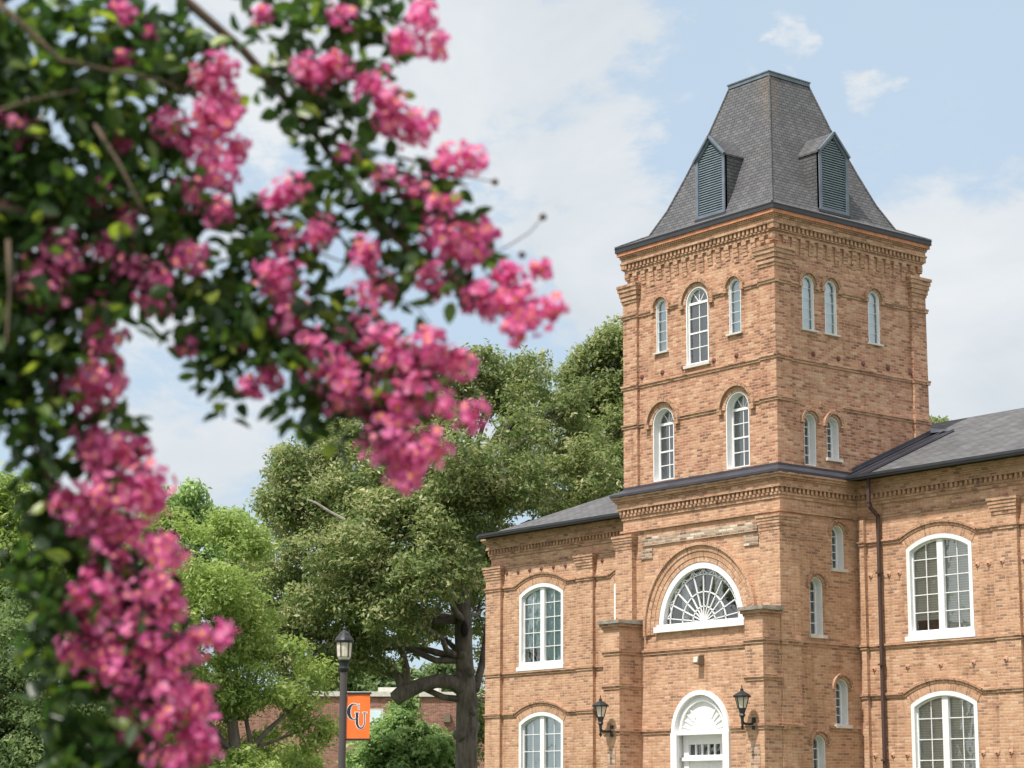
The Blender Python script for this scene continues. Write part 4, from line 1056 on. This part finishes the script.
# ------------------------------------------------------------------ foliage engine
def vnoise(P, f, seed):
    r = np.random.RandomState(seed); s = np.zeros(len(P))
    for k in range(6):
        d = r.normal(size=3); d /= np.linalg.norm(d); s += np.sin(P@d*f*(1+.35*k)+r.rand()*6.28)
    return s/6
def leaf_mesh(name, P, Nn, L, Wd, m, parent, rs, ucol=None, fold=.25):
    """P points, Nn leaf normals, one diamond leaf (two bent quads) at each point"""
    n = len(P); d = rs.normal(size=(n, 3)); d -= (d*Nn).sum(1)[:, None]*Nn; d /= np.linalg.norm(d, axis=1)[:, None]+1e-9
    s = np.cross(Nn, d); sc_ = .5+1.15*rs.rand(n)**1.3; Ls = (L*sc_)[:, None]; Ws = (Wd*sc_*(.75+.5*rs.rand(n)))[:, None]
    V = np.empty((n, 4, 3)); V[:, 0] = P; V[:, 1] = P+d*Ls*.5+s*Ws*.5+Nn*Ws*fold; V[:, 2] = P+d*Ls; V[:, 3] = P+d*Ls*.5-s*Ws*.5+Nn*Ws*fold
    org = np.array(origin(parent)); V = V.reshape(-1, 3)-org
    me = bpy.data.meshes.new(name); me.vertices.add(4*n); me.vertices.foreach_set('co', V.ravel())
    me.loops.add(4*n); me.loops.foreach_set('vertex_index', np.arange(4*n)); me.polygons.add(n)
    me.polygons.foreach_set('loop_start', np.arange(0, 4*n, 4)); me.polygons.foreach_set('loop_total', np.full(n, 4))
    uvl = me.uv_layers.new(name='UVMap'); uc = rs.rand(n) if ucol is None else ucol
    uv = np.zeros((n, 4, 2)); uv[:, :, 0] = uc[:, None]; uvl.data.foreach_set('uv', uv.ravel())
    me.update(calc_edges=True); me.materials.append(m)
    o = bpy.data.objects.new(name, me); COL.objects.link(o); o.parent = parent; return o
def unit(rs, n):
    v = rs.normal(size=(n, 3)); return v/np.linalg.norm(v, axis=1)[:, None]
def crown_points(blobs, tufts, per, tr, rs, gap=.0, gf=1.2, flat=.6):
    """tufts of leaves gathered toward the surface of each blob"""
    sub = []
    for c, r in blobs:      # break every mass into bumpy sub-masses
        c = np.array(c); r = np.array(r); sub.append((tuple(c), tuple(r*.78)))
        for d in unit(rs, 8): k = .32+.3*rs.rand(); sub.append((tuple(c+d*r*(.62+.36*rs.rand())), tuple(r*k)))
    blobs = sub
    P = []; Nn = []; U = []; vol = np.array([b[1][0]*b[1][1]*b[1][2] for b in blobs])**(2/3); w = vol/vol.sum()
    for (c, r), wi in zip(blobs, w):
        n = max(3, int(tufts*wi)); dirs = unit(rs, n); rad = rs.rand(n)**.33*(.82+.38*rs.rand(n)**1.5); rad *= 1+.24*vnoise(dirs, 3.2, int(abs(c[0])*7) % 997)
        T = np.array(c)+dirs*rad[:, None]*np.array(r)
        if gap: T = T[vnoise(T, gf, 5) > -1+gap]
        n = len(T)
        q = unit(rs, n*per).reshape(n, per, 3)*(rs.rand(n, per, 1)**.5)*tr*np.array([1, 1, flat])
        pts = (T[:, None]+q).reshape(-1, 3); out = unit(rs, n*per)*.95+(q.reshape(-1, 3)/tr)*.7+np.array([0, 0, .75])+(pts-np.array(c))/np.array(r)*.35
        out /= np.linalg.norm(out, axis=1)[:, None]; P.append(pts); Nn.append(out)
        U.append(np.clip(np.repeat(rs.rand(n)*.5, per)+rs.rand(n*per)*.5, 0, 1))
    return np.concatenate(P), np.concatenate(Nn), np.concatenate(U)
def wiggle(a, b, n, amp, rr):
    a = Vector(a); b = Vector(b); out = [a]
    for k in range(1, n):
        t = k/n; out.append(a.lerp(b, t)+Vector([(rr.random()-.5)*amp for _ in range(3)]))
    return out+[b]
def tree(name, label, base, trunk, tr0, tr1, blobs, tufts, per, trad, L, Wd, m, seed, limbs=True, gap=0., gf=1.2, fork=None, group=None, bark_m='bark', extra=None, branch_r=.09, cat='tree'):
    rs = np.random.RandomState(seed); rr = random.Random(seed)
    T = thing(name, label, cat, base, group)
    b = MB(); n = len(trunk); b.tube(trunk, [tr0+(tr1-tr0)*k/(n-1) for k in range(n)], 12, wob=.12, seed=seed)
    if limbs:
        for c, r in blobs:
            c = Vector(c); k = min(range(n), key=lambda i: (trunk[i]-c).length+max(0, trunk[i].z-c.z+.5)*3); s = Vector(trunk[k])
            pts = wiggle(s, c, 5, (c-s).length*.10, rr); r0 = min(branch_r, tr1*.9)
            b.tube(pts, [r0*(1-.7*i/5) for i in range(6)], 6)
            for j in range(4):
                e = c+Vector([(rr.random()-.5)*1.5*q for q in r]); st = pts[3+rr.randrange(3) if True else 0]
                b.tube(wiggle(st, e, 3, .2, rr), [r0*.3, r0*.22, r0*.14, r0*.06], 5, cap=False)
    if extra: extra(b)
    b.build('trunk', M[bark_m], T, smooth=True)
    P, Nn, U = crown_points(blobs, tufts, per, trad, rs, gap, gf)
    leaf_mesh('crown', P, Nn, L, Wd, m, T, rs, U)
    return T
def BL(px, py, dist, rpx, rpy=None, rd=None):
    s = dist/FPX*1.0; rpy = rpy or rpx; rd = rd or rpx
    c = at(px, py, dist); return (tuple(c), ((rpx+rd)/2*s, (rpx+rd)/2*s, rpy*s))
def trunkpath(pts, dist, base_px=None):
    out = []
    for i, q in enumerate(pts):
        out.append(at(q[0], q[1], dist+(q[2] if len(q) > 2 else 0)))
    g0 = out[0].copy(); g0.z = -.05; return [g0]+out

# --- big oak left of the hall
D = 69
tp = trunkpath([(467, 800), (466, 760), (467, 700), (464, 660), (463, 620), (462, 585), (458, 545), (455, 510), (462, 480)], D)
obl = [BL(500, 392, D+1, 46, 34), BL(530, 372, D+1, 22, 20), BL(470, 372, D, 24, 20), BL(455, 400, D, 42, 34), BL(535, 415, D+2, 42, 50), BL(420, 430, D-1, 48, 42), BL(595, 470, D+3, 45, 60), BL(560, 490, D, 55, 48),
       BL(500, 470, D-3, 60, 52), BL(440, 490, D-3, 60, 52), BL(375, 480, D-1, 55, 50), BL(320, 465, D+1, 38, 36), BL(345, 440, D+2, 35, 26), BL(310, 520, D, 50, 42), BL(365, 540, D-3, 62, 50),
       BL(425, 560, D-4, 50, 48), BL(440, 535, D+3, 40, 34), BL(560, 515, D+3, 34, 30), BL(395, 610, D-3, 52, 42), BL(340, 600, D-2, 62, 46), BL(285, 580, D, 46, 46), BL(300, 640, D-1, 50, 40), BL(345, 655, D-1, 44, 30), 
       BL(255, 620, D+1, 36, 36), BL(505, 540, D+4, 40, 50), BL(480, 600, D+5, 24, 60), BL(440, 610, D+4, 26, 26), BL(432, 628, D+1, 26, 16), BL(400, 640, D+2, 22, 16), BL(478, 700, D+7, 14, 60), BL(540, 378, D+1, 18, 20), BL(575, 400, D+1, 18, 20), BL(290, 470, D, 22, 26), BL(275, 510, D, 22, 24), BL(300, 500, D+2, 44, 46)]
def oak_extra(b):
    # heavy cut limb to the left with risers, knots, fork right
    A = lambda x, y, d=0: at(x, y, D+d)
    b.tube([A(466, 690), A(452, 682, -.2), (A(437, 681, -.5)), A(420, 685, -.8), A(404, 692, -1.0), A(395, 699, -1.1)], [.30, .25, .22, .22, .25, .24], 12, wob=.15, seed=3)
    b.tube([A(404, 690, -1.0), A(398, 676, -1), A(388, 664, -1), A(372, 650, -1)], [.20, .14, .10, .06], 8, wob=.1, seed=4)
    b.tube([A(406, 688, -1.0), A(406, 668, -1), A(402, 650, -1), A(404, 630, -1), A(395, 600, -1)], [.16, .13, .10, .08, .05], 8, wob=.1, seed=5)
    b.tube([A(463, 585), A(475, 560, .5), A(490, 530, 1), A(510, 490, 1)], [.24, .17, .13, .07], 8, wob=.1, seed=6)
    b.tube([A(461, 570), A(450, 552), A(430, 545, -.5), A(400, 530, -1)], [.14, .12, .09, .05], 8, wob=.1, seed=7)
    b.tube([A(475, 690), A(482, 665, 1), A(484, 650, 1), A(490, 600, 2)], [.14, .12, .10, .06], 8, wob=.1, seed=8)
    for x, y, r in ((462, 655, .16), (470, 672, .18), (460, 735, .24), (458, 676, .15), (473, 712, .13)):
        c = A(x, y, -.25); b.tube([c+Vector((0, 0, -r)), c+Vector((0, 0, -r*.5)), c, c+Vector((0, 0, r*.5)), c+Vector((0, 0, r))], [.02, r*.8, r, r*.8, .02], 8, wob=.2, seed=int(x))
OAK = tree('oak_tree', 'huge old olive green oak with knotty grey trunk left of the hall', Vector((tp[0].x, tp[0].y, 0)), tp, .42, .15, obl, 9500, 26, .36, .145, .062, M['leaf_oak'], 11, gap=.5, gf=1.1, extra=oak_extra, branch_r=.12)
b = MB(); A = lambda x, y, d=-3.5: at(x, y, D+d)
for pts in ([(468, 490), (466, 470), (469, 455), (461, 440), (458, 430)], [(458, 450), (462, 436), (471, 425), (476, 420)], [(452, 425), (458, 430), (463, 437)], [(505, 485), (503, 470), (500, 450)], [(345, 520), (330, 512), (316, 503), (308, 500)]):
    b = MB(); P_ = [A(x, y) for x, y in pts]; b.tube(P_, [.05*(1-.6*k/len(P_)) for k in range(len(P_))], 6, wob=.1); b.build('dead_branch', M['deadwood'], OAK)
b = MB(); c = at(464.5, 629, D-.36); b.tube([c+Vector((0, 0, -.26)), c+Vector((0, 0, -.14)), c, c+Vector((0, 0, .14)), c+Vector((0, 0, .26))], [.03, .11, .13, .10, .03], 10, wob=.15); b.build('hollow_shade', M['dark'], OAK)  # solid black lump painted as the shade inside a trunk hole
# --- tree between oak and tower
D = 74
tp = trunkpath([(600, 780), (602, 600), (598, 480), (600, 420)], D)
tree('shade_tree', 'dark green tree rising behind the left wing beside the tower', Vector((tp[0].x, tp[0].y, 0)), tp, .35, .15,
     [BL(628, 375, D, 46, 44), BL(600, 372, D, 30, 30), BL(580, 405, D, 26, 30), BL(590, 388, D, 26, 26), BL(575, 395, D, 20, 26), BL(610, 345, D, 16, 16), BL(603, 352, D, 18, 16), BL(640, 400, D+1, 50, 50), BL(600, 440, D, 40, 50), BL(620, 480, D, 50, 50), BL(560, 440, D, 22, 26)], 2600, 24, .36, .15, .07, M['leaf_dark'], 21, gap=.5, gf=1.3)
# --- light green tree
D = 50
tp = trunkpath([(238, 790), (236, 752), (232, 720), (222, 670), (214, 620)], D)
def lt_extra(b):
    A = lambda x, y, d=0: at(x, y, D+d)
    b.tube([A(240, 760), A(252, 748), (A(268, 730)), A(288, 712), A(300, 700)], [.09, .07, .06, .04, .02], 7); b.tube([A(236, 752), A(222, 742), A(210, 725), A(196, 700)], [.08, .07, .05, .03], 7)
    b.tube([A(246, 780), A(252, 750), A(246, 720), A(252, 690), A(262, 660)], [.08, .07, .05, .04, .02], 7)
lbl = [BL(190, 545, D, 45, 34), BL(235, 535, D+.5, 34, 26), BL(150, 590, D, 40, 44), BL(215, 585, D-1, 50, 44), BL(175, 635, D-1, 55, 44), BL(235, 640, D, 44, 40), BL(200, 690, D-.5, 50, 34), BL(265, 680, D-.5, 40, 26), BL(300, 690, D+.5, 36, 24), BL(305, 730, D+.5, 26, 24),
       BL(245, 700, D, 34, 22), BL(120, 680, D, 50, 50), BL(285, 760, D+3, 36, 24), BL(170, 740, D, 40, 30), BL(260, 600, D+1.5, 22, 30), BL(212, 738, D+1, 34, 20), BL(262, 748, D+1, 30, 22), BL(190, 765, D, 40, 20), BL(275, 655, D, 30, 26), BL(240, 775, D-1, 40, 20)]
tree('elm_tree', 'light yellow green fine leaved tree between the pink blossom and the lamp post', Vector((tp[0].x, tp[0].y, 0)), tp, .17, .09, lbl, 5000, 24, .30, .10, .045, M['leaf_light'], 31, gap=.82, gf=1.9, extra=lt_extra, branch_r=.05)
# --- darker tree showing over it
D = 85
tp = trunkpath([(195, 790), (195, 600), (195, 540)], D)
tree('round_topped_tree', 'mid green tree top showing above the light green tree', Vector((tp[0].x, tp[0].y, 0)), tp, .35, .15,
     [BL(190, 512, D, 34, 24), BL(222, 520, D, 24, 16), BL(160, 520, D, 30, 26), BL(200, 560, D, 60, 40), BL(240, 560, D+2, 30, 30)], 1300, 22, .4, .2, .1, M['leaf_maple'], 41, gap=.5)
# --- left edge trees
D = 46
tp = trunkpath([(40, 790), (40, 700), (30, 600)], D)
tree('grey_green_tree', 'grey green fine leaved tree at the lower left edge behind the blossom', Vector((tp[0].x, tp[0].y, 0)), tp, .2, .1,
     [BL(20, 660, D, 60, 50), BL(70, 700, D, 60, 50), BL(10, 740, D, 60, 50), BL(90, 760, D, 60, 40), BL(40, 620, D, 45, 34), BL(-30, 700, D, 50, 60), BL(130, 750, D+1, 30, 40)], 2300, 26, .26, .10, .045, M['leaf_mid'], 51, gap=.5, branch_r=.05)
D = 60
tp = trunkpath([(0, 790), (0, 650), (0, 560)], D)
tree('yellow_green_tree', 'tall yellow green tree at the far left edge', Vector((tp[0].x, tp[0].y, 0)), tp, .3, .15,
     [BL(10, 530, D, 50, 48), BL(-20, 500, D, 40, 30), BL(30, 590, D, 60, 40), BL(80, 590, D+1, 50, 60), BL(-10, 600, D, 50, 50), BL(110, 540, D+1, 30, 34)], 1900, 24, .32, .15, .07, M['leaf_light'], 61, gap=.5)
# --- small maple in front of the far building
D = 76
tp = trunkpath([(402, 790), (402, 760), (402, 740)], D)
tree('small_maple', 'small bright green rounded maple in front of the low brick building', Vector((tp[0].x, tp[0].y, 0)), tp, .12, .07,
     [BL(406, 722, D, 22, 20), BL(400, 740, D, 34, 20), BL(420, 750, D, 36, 24), BL(374, 758, D, 30, 24), BL(432, 752, D, 26, 22), BL(405, 775, D, 52, 24), BL(436, 768, D, 22, 20), BL(406, 706, D, 10, 12)], 1300, 24, .26, .15, .10, M['leaf_maple'], 71, branch_r=.04)
# --- far woods beyond the low building
for k, (px, py, r) in enumerate(((340, 684, 26), (375, 676, 24), (405, 682, 20), (445, 675, 18))):
    D = 135+6*k; tp = trunkpath([(px, 790), (px, 720), (px, 700)], D)
    tree('distant_tree', ['hazy green far tree above the low roof, left of the lamp', 'hazy green far tree just right of the lamp post', 'hazy green far tree under the oak limb stub', 'hazy green far tree right of the roof vents', 'hazy green far tree leftmost above the low roof'][k],
         Vector((tp[0].x, tp[0].y, 0)), tp, .3, .15, [BL(px, py, D, r, r*.7), BL(px-8, py+20, D, r, r), BL(px+10, py+16, D, r, r)], 420, 22, .6, .34, .2, M['leaf_mid'], 80+k, group='far trees beyond the low building')
# --- tree behind the right wing
D = 95
tp = trunkpath([(935, 790), (935, 600), (935, 480)], D)
tree('background_tree', 'tree top peeping over the right wing roof beside the tower', Vector((tp[0].x, tp[0].y, 0)), tp, .3, .15, [BL(925, 450, D, 26, 30), BL(945, 448, D, 18, 24), BL(932, 432, D, 10, 10)], 500, 22, .4, .2, .1, M['leaf_dark'], 91)

# ------------------------------------------------------------------ crape myrtle, close to the viewer
MD = 5.0
MYB = at(-330, 800, 5.0); MYB.z = 0
MY = thing('crape_myrtle', 'pink flowering crape myrtle with overhanging branches close to the viewer at left', 'tree', MYB)
rs = np.random.RandomState(5); rr = random.Random(5)
def A(x, y, d=0.): return at(x, y, MD+d)
b = MB()
crotch = at(-260, 620, 5.1)
for k, off in enumerate(((-.15, .1), (.1, -.12), (.2, .15))):
    g0 = MYB+Vector((off[0], off[1], -.03)); tip = [A(-120, 330, .2), A(-160, 150, -.2), A(-100, 40, .5)][k]
    b.tube(wiggle(g0, tip, 6, .12, rr), [.055, .05, .046, .042, .036, .03, .024], 9, wob=.06, seed=k)
paths = [
 ([(-160, 150, -.2), (-60, 40, -.1), (60, -40, 0), (150, -30, .0), (195, 8, .0), (245, 52, .05), (285, 98, .05), (320, 140, .05), (355, 190, .0), (385, 230, 0), (430, 270, 0), (480, 295, 0), (530, 305, 0)], .017),
 ([(60, -40, 0), (200, -60, .1), (300, -30, .1), (360, 10, .1), (410, 30, .1)], .010),
 ([(320, 140, .05), (370, 150, 0), (430, 165, 0), (470, 165, 0)], .006), ([(385, 230, 0), (420, 225, 0), (470, 235, 0)], .006), ([(285, 98, .05), (340, 90, 0), (390, 110, 0)], .006),
 ([(-160, 150, -.2), (-60, 200, -.2), (40, 215, -.1), (105, 215, 0), (150, 260, 0), (200, 300, 0), (260, 320, 0), (310, 350, 0), (350, 385, 0), (385, 420, 0), (402, 465, 0)], .015),
 ([(200, 300, 0), (250, 265, 0), (310, 250, 0), (365, 270, 0)], .006), ([(310, 350, 0), (370, 345, 0), (430, 350, 0), (465, 365, 0)], .006), ([(350, 385, 0), (410, 395, 0), (460, 415, 0)], .005),
 ([(-100, -40, .1), (0, 5, -.3), (30, 32, -.3), (60, 60, -.3), (115, 72, -.3), (160, 80, -.2), (200, 100, -.1)], .009), ([(60, 60, .1), (95, 125, 0), (120, 160, 0), (150, 220, 0), (190, 245, 0)], .008),
 ([(-120, 330, .2), (-60, 360, .1), (0, 340, 0), (30, 400, 0), (45, 470, 0), (70, 540, 0), (90, 600, 0), (120, 660, 0), (150, 720, 0), (170, 790, 0)], .012),
 ([(8, 300, 0), (8, 340, 0), (18, 420, 0), (45, 470, 0)], .008), ([(-60, 200, -.2), (-10, 250, 0), (8, 300, 0)], .009), ([(-40, 120, -.3), (0, 110, -.35), (40, 98, -.35), (80, 90, -.35)], .006), ([(95, 125, -.2), (120, 165, -.3), (140, 205, -.3), (155, 225, -.3)], .005), ([(8, 240, -.3), (10, 290, -.3), (6, 345, -.3)], .006),
 ([(120, 660, 0), (170, 645, 0), (215, 635, 0)], .004), ([(70, 540, 0), (120, 530, 0), (165, 545, 0)], .004)]
for pts, r in paths:
    P_ = [A(*q) for q in pts]; n = len(P_)
    b.tube(P_, [r*(1-.75*k/(n-1)) for k in range(n)], 7)
# fine bare twigs with seed capsules
for pts in ([(430, 165, 0), (460, 175, 0), (495, 182, 0)], [(480, 260, 0), (510, 245, 0), (530, 232, 0), (543, 217, 0)], [(385, 290, 0), (420, 310, 0), (445, 345, 0)], [(20, 520, 0), (10, 470, 0), (25, 430, 0)]):
    b.tube([A(*q) for q in pts], .0016, 5)
b.build('branches', M['twig'], MY, smooth=True)
b = MB()
for x, y in ((495, 182), (543, 217), (548, 268), (522, 255)):
    c = A(x, y); r = .010
    b.lathe(c-Vector((0, 0, r)), [(0, 0), (r*.8, r*.5), (r, r), (r*.7, r*1.6), (0, r*2)], 7)
b.build('seed_capsule', M['twig'], MY)

leafb = [(60,50,95,60),(60,150,105,80),(130,105,60,70),(50,250,85,70),(160,200,55,60),(150,285,70,45),(210,325,40,45),(205,375,22,30),(50,330,75,50),(30,400,40,50),(42,480,22,45),(40,560,26,50),(62,640,34,50),(85,715,42,50),
  (110,775,60,40),(245,300,55,42),(255,350,35,36),(300,345,42,45),(300,405,26,34),(340,335,45,45),(350,415,40,36),(235,235,45,30),(280,20,38,34),(350,10,60,25),(300,85,40,45),(335,135,48,45),(345,200,42,42),(390,235,42,36),(425,285,45,24),
  (405,195,36,30),(310,225,24,24),(182,24,20,12),(205,45,12,12),(370,55,38,36),(440,180,26,20),(470,240,30,20),(150,650,36,36),(100,550,40,40),(120,610,40,40),(180,60,20,30),(390,400,36,40),(430,380,24,24),(-30,120,60,120),(-30,300,50,120),
  (100,440,34,40),(150,700,30,36),(255,215,24,14),(300,270,26,18),(480,290,22,14),(405,440,22,24),(140,20,20,20)]
P = []; 
for (x, y, rx, ry) in leafb:
    n = int(rx*ry/(40 if x < 130 else 60))+3
    for _ in range(n):
        r_ = rr.random()**.5; a = rr.random()*2*PI; q = A(x+rx*r_*math.cos(a), y+ry*r_*math.sin(a), (rr.random()-.5)*2*.9*min(rx, ry)/430+(rr.random()-.5)*.12)
        # a sprig: four to six leaves along a short twig
        dr = Vector((rr.gauss(0, 1), rr.gauss(0, 1), rr.gauss(0, .6))).normalized()
        for j in range(rr.randrange(2, 5)): P.append(q+dr*(.022*j)+Vector((rr.gauss(0, .006), rr.gauss(0, .006), rr.gauss(0, .006))))
P = np.array([tuple(p) for p in P]); Nn = unit(rs, len(P))*.9+np.array([0, 0, .6]); Nn /= np.linalg.norm(Nn, axis=1)[:, None]
# rounder leaves: two overlapping diamonds would read as crosses, so use a hexagonal blade
def blade_mesh(name, P, Nn, L, Wd, m, parent, rs, U):
    n = len(P); d = rs.normal(size=(n, 3)); d -= (d*Nn).sum(1)[:, None]*Nn; d /= np.linalg.norm(d, axis=1)[:, None]+1e-9
    s = np.cross(Nn, d); Ls = (L*(.65+.6*rs.rand(n)))[:, None]; Ws = (Wd*(.7+.5*rs.rand(n)))[:, None]
    prof_ = [(0, 0), (.22, .36), (.5, .5), (.8, .34), (1, 0), (.8, -.34), (.5, -.5), (.22, -.36)]; K = len(prof_)
    V = np.empty((n, K, 3))
    for k, (t_, w_) in enumerate(prof_): V[:, k] = P+d*Ls*t_+s*Ws*w_+Nn*Ws*(abs(w_)*.5-.5*t_*t_*.8)
    org = np.array(origin(parent)); V = V.reshape(-1, 3)-org
    me = bpy.data.meshes.new(name); me.vertices.add(K*n); me.vertices.foreach_set('co', V.ravel())
    idx = np.arange(n)[:, None]*K; quads = np.concatenate([idx+np.array([0, 1, 7, 7]), ], 1)
    faces = np.concatenate([np.stack([idx[:, 0]+a for a in f], 1) for f in ((0, 1, 2, 3), (0, 3, 4, 5), (0, 5, 6, 7))])
    nf = len(faces); me.loops.add(4*nf); me.loops.foreach_set('vertex_index', faces.ravel()); me.polygons.add(nf)
    me.polygons.foreach_set('loop_start', np.arange(0, 4*nf, 4)); me.polygons.foreach_set('loop_total', np.full(nf, 4))
    uvl = me.uv_layers.new(name='UVMap'); uv = np.zeros((nf, 4, 2)); uv[:, :, 0] = np.tile(U, 3)[:, None]; uvl.data.foreach_set('uv', uv.ravel())
    me.update(calc_edges=True); me.materials.append(m)
    o = bpy.data.objects.new(name, me); COL.objects.link(o); o.parent = parent; return o
blade_mesh('foliage', P, Nn, .055, .032, M['leaf_myrtle'], MY, rs, rs.rand(len(P)))

fl = [(20,126,15),(38,275,20),(46,296,18),(24,284,14),(62,262,16),(123,12,10),(126,61,9),(150,31,7),(219,68,14),(205,82,13),(222,98,14),(212,116,15),(232,116,11),(166,128,13),(188,142,16),(232,148,13),(207,158,16),(219,170,14),(191,192,13),(219,212,10),(120,143,7),(7,212,8),(96,190,11),(126,222,10),
 (62,247,12),(106,252,13),(130,270,14),(154,282,16),(188,258,14),(160,305,10),(99,315,13),(103,336,16),(99,372,16),(109,384,14),(68,388,12),(90,402,14),(92,441,15),(98,457,16),(122,452,13),(139,447,10),(149,486,16),(128,490,17),(106,498,17),(68,500,13),
 (421,20,14),(434,44,12),(402,44,11),(342,14,11),(262,14,8),(322,74,15),(306,68,12),(338,66,12),(373,86,15),(388,104,14),(388,122,13),(406,130,14),(424,126,12),(346,154,9),(445,160,12),(469,160,13),(383,178,10),(414,191,12),(441,206,12),(443,234,15),(456,244,14),(482,230,12),
 (291,191,13),(272,205,10),(318,232,12),(286,240,12),(363,253,12),(475,250,12),(436,279,14),(478,297,15),(498,308,13),(513,293,16),(531,314,16),(517,330,11),(506,272,10),(538,270,8),(554,307,9),(284,282,16),(271,276,14),(289,318,15),(373,290,16),(354,335,14),
 (383,339,12),(313,346,13),(429,346,14),(460,363,12),(443,362,12),(392,360,14),(407,372,15),(327,372,18),(346,388,18),(366,400,14),(268,378,9),(415,388,14),(400,400,16),(440,406,14),(468,416,14),(392,420,16),(398,442,17),(378,442,14),(434,448,14),(415,455,14),(400,472,13),(410,482,8),(239,342,6),(186,347,7),(250,387,8),
 (87,512,17),(147,505,14),(122,533,17),(169,552,15),(152,547,11),(98,545,15),(105,572,18),(94,590,16),(119,600,18),(141,603,18),(164,587,16),(170,614,14),(84,604,14),(91,622,15),(73,652,13),(93,660,15),(118,652,16),(115,674,14),(140,636,16),(154,642,14),(164,667,15),(161,688,15),(195,640,13),(183,651,10),(221,634,11),
 (188,695,13),(205,703,12),(159,718,14),(143,736,15),(167,757,15),(195,734,14),(203,748,12),(129,703,11),(181,764,12)]
# gather neighbouring sprays into panicles of the tree (at most 95)
groups = [[f] for f in fl]
while len(groups) > 98:
    best = None
    for i in range(len(groups)):
        for j in range(i+1, len(groups)):
            if len(groups[i])+len(groups[j]) > 3: continue
            dd = min(math.hypot(p[0]-q[0], p[1]-q[1])-1.2*(p[2]+q[2]) for p in groups[i] for q in groups[j])
            if best is None or dd < best[0]: best = (dd, i, j)
    if best is None or best[0] > -.25*groups[best[1]][0][2]: groups.sort(key=lambda g_: -sum(p[2] for p in g_)); groups.pop(); continue
    groups[best[1]] += groups.pop(best[2])
def panicle(sprays):
    rs2 = np.random.RandomState(int(sprays[0][0]*31+sprays[0][1])); V = []; Fc = []; U = []
    for x, y, r in sprays:
        c = np.array(A(x, y, -.05-.05*rr.random())); R = r*1.22*MD/FPX; n = int(20+r*r*.20)
        dirs = unit(rs2, n); rad = R*(.2+1.15*rs2.rand(n)**.8); cen = c+dirs*rad[:, None]
        for k in range(n):
            o = dirs[k]+rs2.normal(size=3)*.4+np.array([0, 0, .2]); o /= np.linalg.norm(o); t1 = np.cross(o, [.2, .5, .8]); t1 /= np.linalg.norm(t1); t2_ = np.cross(o, t1)
            pr = .007+.0065*rs2.rand(); base = rs2.rand()*.25; ph = rs2.rand()*6.28; size = pr
            if rs2.rand() < .12: size = pr*.45      # buds
            for j in range(6):
                a = ph+j*PI/3; d = t1*math.cos(a)+t2_*math.sin(a); e = t1*math.cos(a+PI/2)+t2_*math.sin(a+PI/2)
                i0 = len(V); w = size*.62; lift = rs2.rand()*.5
                V += [cen[k]+d*size*.12, cen[k]+d*size*.75+e*w+o*size*(.15+lift*.6), cen[k]+d*size*1.2+o*size*lift, cen[k]+d*size*.75-e*w+o*size*(.15+lift*.2)]
                Fc.append((i0, i0+1, i0+2, i0+3)); U.append(min(.92, base+rs2.rand()*.66))
            i0 = len(V); q = size*(.26 if rs2.rand() < .6 else .55); size = size if q < size*.3 else size*2.6
            V += [cen[k]+t1*q+o*size*.16, cen[k]+t2_*q+o*size*.16, cen[k]-t1*q+o*size*.16, cen[k]-t2_*q+o*size*.16]; Fc.append((i0, i0+1, i0+2, i0+3)); U.append(.97)
    V = np.array(V)-np.array(origin(MY)); me = bpy.data.meshes.new('flower_panicle'); me.from_pydata(V.tolist(), [], Fc)
    uvl = me.uv_layers.new(name='UVMap'); uv = np.zeros((len(Fc), 4, 2)); uv[:, :, 0] = np.array(U)[:, None]; uvl.data.foreach_set('uv', uv.ravel())
    me.materials.append(M['petal']); o = bpy.data.objects.new('flower_panicle', me); COL.objects.link(o); o.parent = MY
for gsp in groups: panicle(gsp)
